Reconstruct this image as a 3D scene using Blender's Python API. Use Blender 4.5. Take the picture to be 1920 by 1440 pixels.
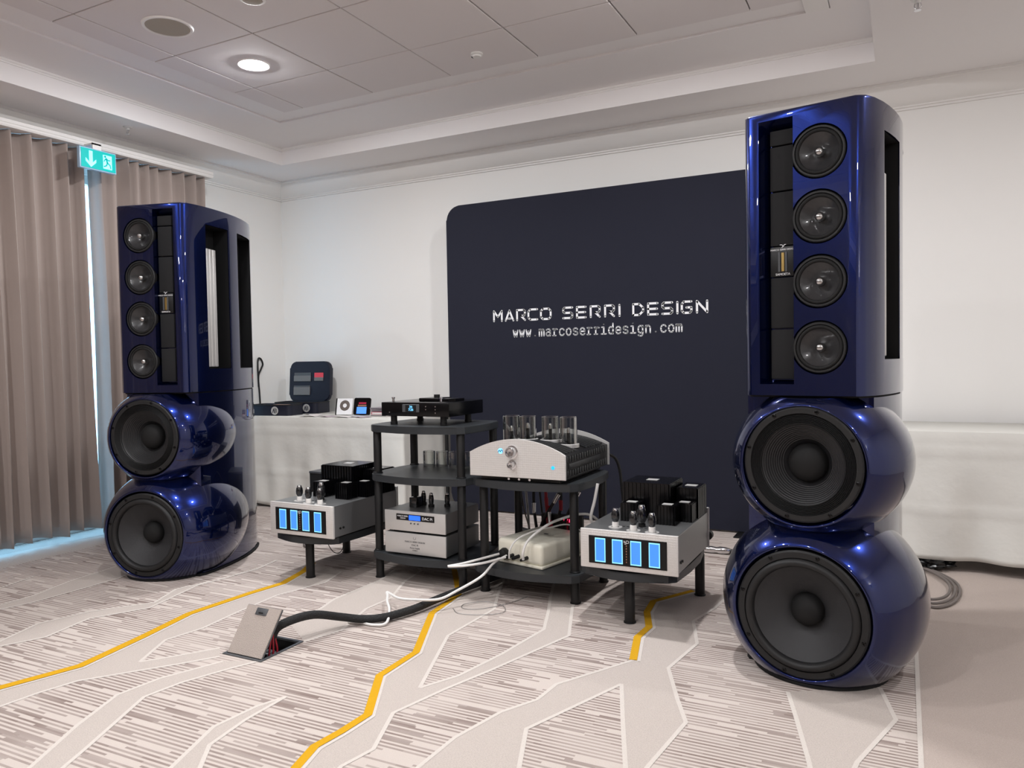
import bpy, bmesh, math, random
from mathutils import Vector, Matrix
random.seed(7)
PI = math.pi
for o in list(bpy.data.objects):
    bpy.data.objects.remove(o, do_unlink=True)
S = bpy.context.scene
COL = S.collection

# ------------------------------------------------------------------ camera
RIGHT = Vector((0.889, 0.457, -0.0172)); DOWN = Vector((-0.0009, -0.0359, -0.9994)); FWD = Vector((-0.4570, 0.8889, -0.0316))
_y, _p, _r = math.radians(27.20548), math.radians(1.80907), math.radians(0.98507)
_f = Vector((-math.sin(_y)*math.cos(_p), math.cos(_y)*math.cos(_p), -math.sin(_p)))
_rt = Vector((math.cos(_y), math.sin(_y), 0)); _d = _f.cross(_rt)
RIGHT = _rt*math.cos(_r) + _d*math.sin(_r); DOWN = -_rt*math.sin(_r) + _d*math.cos(_r); FWD = _f
cam_d = bpy.data.cameras.new('camera'); cam = bpy.data.objects.new('camera', cam_d); COL.objects.link(cam)
m3 = Matrix((RIGHT, -DOWN, -FWD)).transposed()
cam.matrix_world = Matrix.Translation((0, 0, 1.15)) @ m3.to_4x4()
cam_d.sensor_width = 36; cam_d.sensor_fit = 'HORIZONTAL'; cam_d.lens = 1428.9/1920*36; cam_d.clip_start = 0.05
S.camera = cam

# ------------------------------------------------------------------ world, exposure
S.view_settings.view_transform = 'Standard'; S.view_settings.look = 'None'
S.view_settings.gamma = 1.0; S.view_settings.use_curve_mapping = False
S.view_settings.exposure = 0.68
LAMP = 430.0            # emission of the ceiling downlights
FILL_LAMP = 170.0          # emission of the added unseen wall lamps
W = bpy.data.worlds.new('world'); S.world = W; W.use_nodes = True
bg = W.node_tree.nodes['Background']; bg.inputs[0].default_value = (0.30, 0.66, 1.0, 1); bg.inputs[1].default_value = 4.5

# ------------------------------------------------------------------ materials
def lin(c):
    c = c/255.0
    return c/12.92 if c <= 0.04045 else ((c+0.055)/1.055)**2.4
def rgb(r, g, b): return (lin(r), lin(g), lin(b), 1)
def mat(name, col, rough=0.5, metal=0.0, coat=0.0, emis=None, es=0.0, trans=0.0, ior=1.45, bump=0.0, bscale=200.0, sheen=0.0, spec=None, coat_r=0.03):
    m = bpy.data.materials.new(name); m.use_nodes = True
    nt = m.node_tree; p = nt.nodes['Principled BSDF']
    p.inputs['Base Color'].default_value = col; p.inputs['Roughness'].default_value = rough; p.inputs['Metallic'].default_value = metal
    p.inputs['Coat Weight'].default_value = coat; p.inputs['Coat Roughness'].default_value = coat_r
    p.inputs['Transmission Weight'].default_value = trans; p.inputs['IOR'].default_value = ior
    if spec is not None: p.inputs['Specular IOR Level'].default_value = spec
    if sheen: p.inputs['Sheen Weight'].default_value = sheen
    if emis: p.inputs['Emission Color'].default_value = emis; p.inputs['Emission Strength'].default_value = es
    if bump:
        tc = nt.nodes.new('ShaderNodeTexCoord'); n = nt.nodes.new('ShaderNodeTexNoise'); n.inputs['Scale'].default_value = bscale; n.inputs['Detail'].default_value = 3
        b = nt.nodes.new('ShaderNodeBump'); b.inputs['Strength'].default_value = bump; b.inputs['Distance'].default_value = 0.01
        nt.links.new(tc.outputs['Object'], n.inputs['Vector']); nt.links.new(n.outputs['Fac'], b.inputs['Height']); nt.links.new(b.outputs['Normal'], p.inputs['Normal'])
    return m
M = {}
M['wall'] = mat('wall_paint', rgb(242, 240, 237), 0.55, bump=0.02, bscale=90)
M['walldark'] = mat('taupe_wall', rgb(150, 141, 134), 0.7)
M['ceil'] = mat('ceiling_paint', rgb(240, 236, 235), 0.8)
M['tile'] = mat('ceiling_tile_felt', rgb(228, 222, 221), 0.9, bump=0.05, bscale=350)
M['plenum'] = mat('dark_plenum', rgb(120, 116, 114), 0.9)
M['trimw'] = mat('white_trim', rgb(238, 235, 232), 0.5)
M['lamp'] = mat('lamp_glow', (1, 1, 1, 1), 0.5, emis=(0.98, 0.985, 1.0, 1), es=LAMP*1.5)
M['lamp_dim'] = mat('lamp_glow_dimmed', (1, 1, 1, 1), 0.5, emis=(0.98, 0.985, 1.0, 1), es=LAMP*0.8)
M['fill_lamp'] = mat('fill_lamp_glow', (1, 1, 1, 1), 0.5, emis=(0.98, 0.985, 1.0, 1), es=FILL_LAMP)
M['grille'] = mat('speaker_grille', rgb(176, 168, 155), 0.8, bump=0.3, bscale=900)
M['whiteplast'] = mat('white_plastic', rgb(226, 224, 220), 0.4)
M['chrome'] = mat('chrome', rgb(220, 220, 222), 0.12, 1.0)
M['silver'] = mat('brushed_silver', rgb(208, 206, 204), 0.42, 0.45, bump=0.03, bscale=500)
M['silverside'] = mat('grey_metal', rgb(150, 151, 152), 0.38, 0.85)
M['cdblack'] = mat('gloss_black', rgb(6, 6, 8), 0.2, coat=0.0, spec=0.35)
M['black'] = mat('satin_black', rgb(16, 16, 17), 0.45)
M['mblack'] = mat('matte_black', rgb(12, 12, 13), 0.75)
M['rack'] = mat('rack_charcoal', rgb(46, 49, 52), 0.42, bump=0.03, bscale=300)
M['rackpost'] = mat('rack_post_black', rgb(22, 22, 23), 0.42)
M['rubber'] = mat('black_rubber', rgb(27, 27, 28), 0.55)
M['cone'] = mat('woofer_cone', rgb(48, 48, 50), 0.62, bump=0.1, bscale=150)
M['ribcone'] = mat('ribbed_cone', rgb(34, 34, 36), 0.45)
M['midcone'] = mat('mid_cone', rgb(40, 40, 42), 0.32, coat=0.3)
M['plug'] = mat('phase_plug', rgb(190, 190, 190), 0.22, 1.0)
M['gold'] = mat('ribbon_gold', rgb(190, 160, 100), 0.3, 1.0)
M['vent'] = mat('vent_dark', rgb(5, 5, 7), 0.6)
M['vmesh'] = mat('tweeter_mesh', rgb(22, 22, 24), 0.7, bump=0.4, bscale=1500)
M['curtain'] = mat('curtain_cloth', rgb(163, 149, 142), 0.9, bump=0.1, bscale=600, sheen=0.2)
M['cloth'] = mat('table_cloth', rgb(222, 220, 214), 0.85, bump=0.25, bscale=14)
M['navy'] = mat('navy_fabric', rgb(22, 24, 40), 0.85, bump=0.05, bscale=25)
M['navycase'] = mat('navy_leather', rgb(15, 18, 36), 0.5, bump=0.1, bscale=300)
M['print'] = mat('white_print', rgb(238, 238, 240), 0.7)
M['green'] = mat('exit_green', rgb(0, 150, 130), 0.4, emis=(0.0, 0.38, 0.44, 1), es=0.5)
M['signwhite'] = mat('exit_white', rgb(150, 230, 240), 0.4, emis=(0.18, 0.85, 0.95, 1), es=0.9)
M['signframe'] = mat('exit_frame', rgb(170, 200, 225), 0.3)
M['vu'] = mat('meter_blue', rgb(20, 60, 160), 0.3, emis=(0.06, 0.26, 1.0, 1), es=0.75)
M['vuedge'] = mat('meter_edge', rgb(60, 140, 200), 0.3, emis=(0.30, 0.72, 1.0, 1), es=0.75)
M['lcd'] = mat('lcd_blue', rgb(10, 40, 160), 0.3, emis=(0.02, 0.13, 1.0, 1), es=1.0)
M['led'] = mat('led_blue', rgb(20, 120, 190), 0.3, emis=(0.02, 0.42, 0.85, 1), es=0.9)
M['redled'] = mat('led_red', rgb(200, 20, 40), 0.3, emis=(1.0, 0.03, 0.12, 1), es=2.0)
M['digits'] = mat('digit_cyan', rgb(60, 150, 220), 0.3, emis=(0.20, 0.62, 1.0, 1), es=1.2)
M['ceramic'] = mat('tube_base_white', rgb(235, 232, 228), 0.3)
M['tubedark'] = mat('tube_dark', rgb(30, 30, 32), 0.12, 0.3, coat=0.8)
M['cream'] = mat('cream_plastic', rgb(232, 228, 212), 0.35)
M['whitecord'] = mat('white_cord', rgb(230, 228, 225), 0.4)
M['sleeve'] = mat('braided_sleeve', rgb(28, 28, 29), 0.6, bump=0.6, bscale=260)
M['redcord'] = mat('red_cord', rgb(150, 14, 36), 0.45)
M['greycord'] = mat('grey_cord', rgb(112, 104, 100), 0.6)
M['lidcarpet'] = mat('lid_carpet', rgb(182, 170, 162), 0.95, bump=0.6, bscale=400)
M['slate'] = mat('grey_plastic', rgb(78, 80, 83), 0.4)
M['bag'] = mat('plastic_bag', rgb(14, 14, 15), 0.22)
M['paper'] = mat('paper', rgb(220, 214, 212), 0.7)
M['paperpink'] = mat('paper_mauve', rgb(186, 172, 178), 0.6)
M['crimson'] = mat('cover_red', rgb(178, 40, 72), 0.5)
M['greycover'] = mat('cover_grey', rgb(150, 142, 148), 0.5)
M['pinkred'] = mat('card_red', rgb(214, 70, 84), 0.5)
M['pouch'] = mat('pouch_grey', rgb(112, 113, 114), 0.7)
M['screen'] = mat('screen_blue', rgb(60, 120, 220), 0.3, emis=(0.10, 0.28, 0.85, 1), es=0.6)
M['amber'] = mat('screen_amber', rgb(150, 110, 90), 0.4)
M['wood'] = mat('door_wood', rgb(96, 74, 58), 0.4)
M['darkunder'] = mat('dark_laminate', rgb(60, 50, 48), 0.6)

def glass_mat(name, tint, frac, rough=0.02):
    m = bpy.data.materials.new(name); m.use_nodes = True; nt = m.node_tree
    for n in list(nt.nodes): nt.nodes.remove(n)
    out = nt.nodes.new('ShaderNodeOutputMaterial'); mx = nt.nodes.new('ShaderNodeMixShader')
    tr = nt.nodes.new('ShaderNodeBsdfTransparent'); tr.inputs[0].default_value = tint
    gl = nt.nodes.new('ShaderNodeBsdfGlossy'); gl.inputs['Roughness'].default_value = rough
    lw = nt.nodes.new('ShaderNodeLayerWeight'); lw.inputs['Blend'].default_value = frac
    nt.links.new(lw.outputs['Facing'], mx.inputs[0]); nt.links.new(tr.outputs[0], mx.inputs[1]); nt.links.new(gl.outputs[0], mx.inputs[2]); nt.links.new(mx.outputs[0], out.inputs[0])
    return m
M['pane'] = glass_mat('window_glass', (0.95, 0.97, 0.98, 1), 0.12)
M['tubeglass'] = glass_mat('clear_glass', (0.93, 0.94, 0.93, 1), 0.62)

def paint_mat():
    m = mat('blue_metallic_paint', (0.0010, 0.0085, 0.080, 1), 0.24, 0.9, coat=1.0, coat_r=0.012)
    nt = m.node_tree; p = nt.nodes['Principled BSDF']
    p.inputs['Coat IOR'].default_value = 1.5
    return m
M['paint'] = paint_mat()

def lattice_mat():
    m = mat('dark_lattice', rgb(20, 20, 21), 0.4, 0.3); return m
M['lattice'] = lattice_mat()
M['latrib'] = mat('lattice_rib', rgb(70, 71, 72), 0.4, 0.6)

def hex_mat():
    # silver face with a fine dimpled pattern
    m = bpy.data.materials.new('dimpled_silver'); m.use_nodes = True; nt = m.node_tree; p = nt.nodes['Principled BSDF']
    p.inputs['Metallic'].default_value = 0.35; p.inputs['Roughness'].default_value = 0.45; p.inputs['Base Color'].default_value = rgb(222, 219, 216)
    tc = nt.nodes.new('ShaderNodeTexCoord'); v = nt.nodes.new('ShaderNodeTexVoronoi'); v.inputs['Scale'].default_value = 95; v.inputs['Randomness'].default_value = 0.12
    b = nt.nodes.new('ShaderNodeBump'); b.inputs['Strength'].default_value = 0.35; b.inputs['Distance'].default_value = 0.004
    nt.links.new(tc.outputs['Object'], v.inputs['Vector']); nt.links.new(v.outputs['Distance'], b.inputs['Height']); nt.links.new(b.outputs['Normal'], p.inputs['Normal'])
    return m
M['hex'] = hex_mat()

def carpet_mats():
    def base(name):
        m = bpy.data.materials.new(name); m.use_nodes = True; nt = m.node_tree; p = nt.nodes['Principled BSDF']
        p.inputs['Roughness'].default_value = 0.95; p.inputs['Specular IOR Level'].default_value = 0.1
        tc = nt.nodes.new('ShaderNodeTexCoord')
        n = nt.nodes.new('ShaderNodeTexNoise'); n.inputs['Scale'].default_value = 260; n.inputs['Detail'].default_value = 2
        b = nt.nodes.new('ShaderNodeBump'); b.inputs['Strength'].default_value = 0.5; b.inputs['Distance'].default_value = 0.004
        nt.links.new(tc.outputs['Object'], n.inputs['Vector']); nt.links.new(n.outputs['Fac'], b.inputs['Height']); nt.links.new(b.outputs['Normal'], p.inputs['Normal'])
        return m, nt, p, tc, n
    def flat(name, c, var=0.10):
        m, nt, p, tc, n = base(name)
        mx = nt.nodes.new('ShaderNodeMix'); mx.data_type = 'RGBA'
        mx.inputs[6].default_value = tuple(x*(1-var) for x in c[:3])+(1,); mx.inputs[7].default_value = tuple(min(1, x*(1+var)) for x in c[:3])+(1,)
        nt.links.new(n.outputs['Fac'], mx.inputs[0]); nt.links.new(mx.outputs[2], p.inputs['Base Color'])
        return m
    M['carpet_plain'] = flat('carpet_plain', rgb(186, 176, 169), 0.22)
    M['carpet_border'] = flat('carpet_border', rgb(178, 165, 157), 0.16)
    M['carpet_white'] = flat('carpet_white', rgb(205, 197, 190))
    M['carpet_yellow'] = flat('carpet_yellow', rgb(205, 156, 34))
    # striped field: short dashes running along X, in rows, of random length and tone
    m, nt, p, tc, n = base('carpet_striped'); N = nt.nodes.new; L = nt.links.new
    def math_(op, a, b=None, c=None):
        k = N('ShaderNodeMath'); k.operation = op
        for i, v in enumerate((a, b, c)):
            if v is None: continue
            if isinstance(v, (int, float)): k.inputs[i].default_value = v
            else: L(v, k.inputs[i])
        return k.outputs[0]
    sx = N('ShaderNodeSeparateXYZ'); L(tc.outputs['Object'], sx.inputs[0])
    X, Y = sx.outputs[0], sx.outputs[1]
    wob = N('ShaderNodeTexNoise'); wob.inputs['Scale'].default_value = 1.4; L(tc.outputs['Object'], wob.inputs['Vector'])
    v = math_('ADD', math_('MULTIPLY', Y, 1/0.0092), math_('MULTIPLY', X, -1.5))
    row = math_('FLOOR', v)
    wr = N('ShaderNodeTexWhiteNoise'); wr.noise_dimensions = '1D'; L(row, wr.inputs['W'])
    u = math_('ADD', math_('MULTIPLY', X, 1/0.15), math_('MULTIPLY', wr.outputs['Value'], 31.7))
    cell = math_('FLOOR', u)
    cv = N('ShaderNodeCombineXYZ'); L(cell, cv.inputs[0]); L(row, cv.inputs[1])
    wc = N('ShaderNodeTexWhiteNoise'); wc.noise_dimensions = '2D'; L(cv.outputs[0], wc.inputs['Vector'])
    par = math_('MODULO', math_('ABSOLUTE', row), 2.0)
    thr = math_('SUBTRACT', 0.90, math_('MULTIPLY', par, 0.74))         # odd rows mostly dark, even rows mostly light
    dark = math_('GREATER_THAN', wc.outputs['Value'], thr)
    tone = math_('ADD', 0.45, math_('MULTIPLY', wc.outputs['Color'], 0.55)) if False else math_('ADD', 0.62, math_('MULTIPLY', math_('FRACT', math_('MULTIPLY', wc.outputs['Value'], 37.0)), 0.38))
    big = N('ShaderNodeTexNoise'); big.inputs['Scale'].default_value = 2.6; L(tc.outputs['Object'], big.inputs['Vector'])
    fade = N('ShaderNodeMapRange'); fade.inputs['From Min'].default_value = 0.36; fade.inputs['From Max'].default_value = 0.58; fade.inputs['To Min'].default_value = 0.6; fade.inputs['To Max'].default_value = 1.0
    L(big.outputs['Fac'], fade.inputs['Value'])
    fac = math_('MULTIPLY', math_('MULTIPLY', dark, tone), fade.outputs[0])
    mx = N('ShaderNodeMix'); mx.data_type = 'RGBA'; mx.inputs[6].default_value = rgb(197, 186, 179); mx.inputs[7].default_value = rgb(133, 118, 112)
    L(fac, mx.inputs[0]); L(mx.outputs[2], p.inputs['Base Color'])
    M['carpet'] = m
carpet_mats()

# ------------------------------------------------------------------ mesh helpers
class MB:
    def __init__(s): s.bm = bmesh.new()
    def box(s, lo, hi, bev=0.0, seg=2, rz=0.0, mtx=None):
        c = Vector([(a+b)/2 for a, b in zip(lo, hi)]); d = [max(1e-5, abs(b-a)) for a, b in zip(lo, hi)]
        r = bmesh.ops.create_cube(s.bm, size=1.0); vs = r['verts']
        T = Matrix.Translation(c) @ Matrix.Rotation(rz, 4, 'Z') @ Matrix.Diagonal((*d, 1))
        if mtx is not None: T = mtx @ T
        bmesh.ops.transform(s.bm, matrix=T, verts=vs)
        if bev:
            es = list({e for v in vs for e in v.link_edges})
            bmesh.ops.bevel(s.bm, geom=es, offset=bev, segments=seg, profile=0.5, affect='EDGES')
        return s
    def cyl(s, p0, p1, r, n=20, r2=None):
        p0, p1 = Vector(p0), Vector(p1); d = p1-p0
        q = d.to_track_quat('Z', 'Y').to_matrix().to_4x4()
        bmesh.ops.create_cone(s.bm, cap_ends=True, segments=n, radius1=r, radius2=r if r2 is None else r2, depth=d.length, matrix=Matrix.Translation((p0+p1)/2) @ q)
        return s
    def lathe(s, prof, o=(0, 0, 0), ax=(0, 0, 1), n=32, cap0=False, cap1=False):
        # prof: (radius, height along axis)
        q = Vector(ax).to_track_quat('Z', 'Y').to_matrix(); o = Vector(o); rings = []
        for r, h in prof:
            if r <= 1e-6: rings.append([s.bm.verts.new(o + q @ Vector((0, 0, h)))])
            else: rings.append([s.bm.verts.new(o + q @ Vector((r*math.cos(2*PI*i/n), r*math.sin(2*PI*i/n), h))) for i in range(n)])
        for a, b in zip(rings, rings[1:]):
            for i in range(n):
                j = (i+1) % n
                if len(a) == 1 and len(b) == 1: continue
                if len(a) == 1: s.bm.faces.new((a[0], b[j], b[i]))
                elif len(b) == 1: s.bm.faces.new((a[i], a[j], b[0]))
                else: s.bm.faces.new((a[i], a[j], b[j], b[i]))
        if cap0 and len(rings[0]) > 1: s.bm.faces.new(rings[0][::-1])
        if cap1 and len(rings[-1]) > 1: s.bm.faces.new(rings[-1])
        return s
    def prism(s, poly, z0, z1, mtx=None):
        f = (lambda x, y, z: Vector((x, y, z))) if mtx is None else (lambda x, y, z: mtx @ Vector((x, y, z)))
        a = [s.bm.verts.new(f(x, y, z0)) for x, y in poly]; b = [s.bm.verts.new(f(x, y, z1)) for x, y in poly]
        n = len(poly)
        s.bm.faces.new(a[::-1]); s.bm.faces.new(b)
        for i in range(n):
            j = (i+1) % n; s.bm.faces.new((a[i], a[j], b[j], b[i]))
        return s
    def face(s, pts):
        s.bm.faces.new([s.bm.verts.new(p) for p in pts]); return s
    def tube(s, pts, r, n=8, sub=6):
        P = [Vector(p) for p in pts]
        if sub > 1 and len(P) > 2:
            Q = []
            for i in range(len(P)-1):
                p0 = P[i-1] if i else P[0]*2-P[1]; p1, p2 = P[i], P[i+1]; p3 = P[i+2] if i+2 < len(P) else P[-1]*2-P[-2]
                for k in range(sub):
                    t = k/sub
                    Q.append(0.5*((2*p1)+(p2-p0)*t+(2*p0-5*p1+4*p2-p3)*t*t+(3*p1-p0-3*p2+p3)*t**3))
            P = Q+[P[-1]]
        rings = []; up = Vector((0.13, 0.21, 1)).normalized()
        for i, p in enumerate(P):
            t = (P[min(i+1, len(P)-1)]-P[max(i-1, 0)])
            if t.length < 1e-8: t = Vector((0, 0, 1))
            t.normalize(); a = up - t*up.dot(t)
            if a.length < 1e-3: a = t.orthogonal()
            a.normalize(); up = a; b = t.cross(a)
            rings.append([s.bm.verts.new(p + (a*math.cos(2*PI*k/n)+b*math.sin(2*PI*k/n))*r) for k in range(n)])
        for A, B in zip(rings, rings[1:]):
            for k in range(n): s.bm.faces.new((A[k], A[(k+1) % n], B[(k+1) % n], B[k]))
        s.bm.faces.new(rings[0][::-1]); s.bm.faces.new(rings[-1]); return s
    def build(s, name, m, parent=None, smooth=True, ang=35, loc=None, norm=True):
        if norm: bmesh.ops.recalc_face_normals(s.bm, faces=s.bm.faces)
        me = bpy.data.meshes.new(name); s.bm.to_mesh(me); s.bm.free()
        me.materials.append(M[m])
        if smooth:
            me.shade_smooth(); me.set_sharp_from_angle(angle=math.radians(ang))
        o = bpy.data.objects.new(name, me); COL.objects.link(o)
        if parent: o.parent = parent
        if loc: o.location = loc
        return o
def tag(o, label=None, cat=None, group=None, kind=None):
    if label: o['label'] = label
    if cat: o['category'] = cat
    if group: o['group'] = group
    if kind: o['kind'] = kind
    return o
def empty(name, loc, rz=0.0, label=None, cat=None, group=None, kind=None):
    o = bpy.data.objects.new(name, None); COL.objects.link(o); o.location = loc; o.rotation_euler = (0, 0, rz); o.empty_display_size = 0.1
    return tag(o, label, cat, group, kind)
def copy_part(o, parent, loc=None):
    c = o.copy(); COL.objects.link(c); c.parent = parent
    if loc is not None: c.location = loc
    return c
def copy_tree(o, parent=None):
    c = o.copy(); COL.objects.link(c); c.parent = parent
    for ch in list(o.children): copy_tree(ch, c)
    return c
def text(body, name, m, parent, loc, size, rx=PI/2, rz=0.0, align='CENTER', ext=0.0003, sx=1.0):
    cu = bpy.data.curves.new(name, 'FONT'); cu.body = body; cu.size = size; cu.align_x = align; cu.align_y = 'CENTER'; cu.extrude = ext; cu.resolution_u = 3
    t = bpy.data.objects.new('tmp', cu); COL.objects.link(t)
    dg = bpy.context.evaluated_depsgraph_get(); me = bpy.data.meshes.new_from_object(t.evaluated_get(dg))
    bpy.data.objects.remove(t, do_unlink=True)
    me.transform(Matrix.Translation(loc) @ Matrix.Rotation(rz, 4, 'Z') @ Matrix.Rotation(rx, 4, 'X') @ Matrix.Diagonal((sx, 1, 1, 1)))
    me.materials.clear(); me.materials.append(M[m])
    o = bpy.data.objects.new(name, me); COL.objects.link(o); o.parent = parent
    return o
def boolean(o, cutters):
    for c in cutters:
        md = o.modifiers.new('b', 'BOOLEAN'); md.operation = 'DIFFERENCE'; md.solver = 'EXACT'; md.object = c
    dg = bpy.context.evaluated_depsgraph_get(); me = bpy.data.meshes.new_from_object(o.evaluated_get(dg))
    o.modifiers.clear(); old = o.data; o.data = me; bpy.data.meshes.remove(old)
    for c in cutters: bpy.data.objects.remove(c, do_unlink=True)
    me.shade_smooth(); me.set_sharp_from_angle(angle=math.radians(32))
# strokes: flat lettering from poly-lines, in the XZ plane facing -Y
def stroke(bm, pts, w, y=0.0):
    P = [Vector((p[0], 0, p[1])) for p in pts]
    for a, b in zip(P, P[1:]):
        d = (b-a)
        if d.length < 1e-7: continue
        d.normalize(); n = Vector((-d.z, 0, d.x))*w/2
        bm.faces.new([bm.verts.new(q + Vector((0, y, 0))) for q in (a+n, a-n, b-n, b+n)])
    for a in P:
        bm.faces.new([bm.verts.new(a + Vector((w/2*math.cos(2*PI*i/10), y, w/2*math.sin(2*PI*i/10)))) for i in range(10)])

CARPET_BANDS = [[(-2.911,1.495),(-2.898,1.56),(-2.822,1.81),(-2.88,2.132),(-2.944,2.418),(-2.923,2.771),(-2.895,2.964),(-2.955,3.19),(-3.028,3.339),(-2.756,3.266),(-2.756,3.266),(-2.7,3.071),(-2.773,2.8),(-2.754,2.511),(-2.728,2.307),(-2.757,2.141),(-2.646,1.937),(-2.646,1.937),(-2.566,2.038),(-2.474,2.173),(-2.401,2.108),(-2.493,1.979),(-2.575,1.875),(-2.697,1.718),(-2.727,1.591),(-2.738,1.471),(-2.74,1.405)],[(-2.447,2.532),(-2.43,2.723),(-2.467,2.863),(-2.459,3.219),(-2.509,3.42),(-2.36,3.462),(-2.326,3.257),(-2.225,2.998),(-2.232,2.812),(-2.152,2.541),(-2.207,2.372)],[(-2.189,1.168),(-2.239,1.276),(-2.364,1.5),(-2.453,1.704),(-2.437,1.864),(-2.364,2.044),(-2.351,2.079),(-2.221,2.144),(-2.271,2.037),(-2.332,1.872),(-2.351,1.733),(-2.201,1.428),(-2.15,1.318),(-2.119,1.241)],[(-1.821,1.349),(-1.866,1.453),(-1.953,1.681),(-1.937,1.845),(-1.899,1.948),(-1.899,1.948),(-1.896,1.76),(-1.87,1.594),(-1.789,1.489),(-1.712,1.406)],[(-1.488,1.513),(-1.539,1.608),(-1.573,1.724),(-1.561,1.831),(-1.557,1.959),(-1.711,2.226),(-1.717,2.47),(-1.916,2.889),(-1.948,3.177),(-2.059,3.343),(-2.255,3.626),(-1.871,3.51),(-1.765,3.24),(-1.684,3.058),(-1.698,2.677),(-1.518,2.201),(-1.518,2.201),(-1.447,2.348),(-1.4,2.592),(-1.364,2.912),(-1.441,3.126),(-1.519,3.322),(-1.608,3.573),(-1.427,3.456),(-1.362,3.219),(-1.238,2.887),(-1.364,2.439),(-1.432,2.226),(-1.489,2.004),(-1.403,1.787),(-1.427,1.67),(-1.403,1.553)],[(-1.213,1.644),(-1.225,1.757),(-1.22,1.951),(-1.171,2.161),(-1.103,2.292),(-1.094,2.431),(-0.916,2.75),(-0.975,2.987),(-0.967,3.121),(-1.032,3.303),(-1.05,3.461),(-0.92,3.7),(-0.749,3.684),(-0.769,3.485),(-0.814,3.27),(-0.737,3.018),(-0.775,2.733),(-0.679,2.498),(-0.61,2.343),(-0.641,2.034),(-0.651,1.911),(-0.659,1.907),(-0.695,2.008),(-0.783,2.243),(-0.886,2.528),(-0.886,2.528),(-1.046,2.092),(-0.965,1.88),(-0.928,1.779)],[(-0.353,2.709),(-0.303,2.518),(-0.238,2.256),(-0.216,2.146),(-0.133,2.186),(-0.117,2.313),(-0.022,2.638),(-0.073,2.872)],[(-3.367,1.777),(-3.39,1.832),(-3.465,2.033),(-3.41,2.241),(-3.241,2.463),(-3.331,2.658),(-3.254,2.901),(-3.252,3.048),(-3.27,3.31),(-3.23,3.105),(-3.283,2.751),(-3.193,2.397),(-3.316,2.178),(-3.262,1.945),(-3.332,1.799),(-3.347,1.767)],[(-3.923,2.078),(-3.91,2.119),(-3.912,2.273),(-3.995,2.52),(-4.025,2.757),(-4.048,2.908),(-3.853,2.832),(-3.797,2.662),(-3.798,2.451),(-3.805,2.21),(-3.84,2.081),(-3.854,2.041)],[(-4.984,2.621),(-4.96,2.7),(-4.872,3.327),(-4.623,3.155),(-4.619,2.82),(-4.617,2.51),(-4.643,2.438)]]
CARPET_WHITE = [[(-2.74,1.405),(-2.738,1.471),(-2.727,1.591),(-2.697,1.718),(-2.575,1.875),(-2.493,1.979),(-2.401,2.108)],[(-2.646,1.937),(-2.757,2.141),(-2.728,2.307),(-2.754,2.511),(-2.773,2.8),(-2.7,3.071),(-2.756,3.266)],[(-2.646,1.937),(-2.566,2.038),(-2.474,2.173)],[(-2.447,2.532),(-2.43,2.723),(-2.467,2.863),(-2.459,3.219),(-2.509,3.42)],[(-2.207,2.372),(-2.152,2.541),(-2.232,2.812),(-2.225,2.998),(-2.326,3.257),(-2.36,3.462)],[(-2.189,1.168),(-2.239,1.276),(-2.364,1.5),(-2.453,1.704),(-2.437,1.864),(-2.364,2.044),(-2.351,2.079)],[(-2.119,1.241),(-2.15,1.318),(-2.201,1.428),(-2.351,1.733),(-2.332,1.872),(-2.271,2.037),(-2.221,2.144)],[(-1.821,1.349),(-1.866,1.453),(-1.953,1.681),(-1.937,1.845),(-1.899,1.948)],[(-1.712,1.406),(-1.789,1.489),(-1.87,1.594),(-1.896,1.76),(-1.899,1.948)],[(-1.518,2.201),(-1.698,2.677),(-1.684,3.058),(-1.765,3.24),(-1.871,3.51)],[(-1.518,2.201),(-1.447,2.348),(-1.4,2.592),(-1.364,2.912),(-1.441,3.126),(-1.519,3.322),(-1.608,3.573)],[(-1.403,1.553),(-1.427,1.67),(-1.403,1.787),(-1.489,2.004),(-1.432,2.226),(-1.364,2.439),(-1.238,2.887),(-1.362,3.219),(-1.427,3.456)],[(-1.213,1.644),(-1.225,1.757),(-1.22,1.951),(-1.171,2.161),(-1.103,2.292),(-1.094,2.431),(-0.916,2.75)],[(-0.886,2.528),(-1.046,2.092),(-0.965,1.88),(-0.928,1.779)],[(-0.886,2.528),(-0.783,2.243),(-0.695,2.008),(-0.659,1.907)],[(-0.814,3.27),(-0.737,3.018),(-0.775,2.733),(-0.679,2.498),(-0.61,2.343),(-0.641,2.034),(-0.651,1.911)],[(-0.749,3.684),(-0.769,3.485),(-0.814,3.27)],[(-0.353,2.709),(-0.303,2.518),(-0.238,2.256),(-0.216,2.146)],[(-0.073,2.872),(-0.022,2.638),(-0.117,2.313),(-0.133,2.186)],[(-3.367,1.777),(-3.39,1.832),(-3.465,2.033),(-3.41,2.241),(-3.241,2.463),(-3.331,2.658),(-3.254,2.901),(-3.252,3.048)],[(-3.347,1.767),(-3.332,1.799),(-3.262,1.945),(-3.316,2.178),(-3.193,2.397),(-3.283,2.751),(-3.23,3.105),(-3.27,3.31)],[(-3.923,2.078),(-3.91,2.119),(-3.912,2.273),(-3.995,2.52),(-4.025,2.757),(-4.048,2.908)],[(-3.854,2.041),(-3.84,2.081),(-3.805,2.21),(-3.798,2.451),(-3.797,2.662),(-3.853,2.832)],[(-4.175,2.214),(-4.213,2.287),(-4.279,2.505)]]
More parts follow.
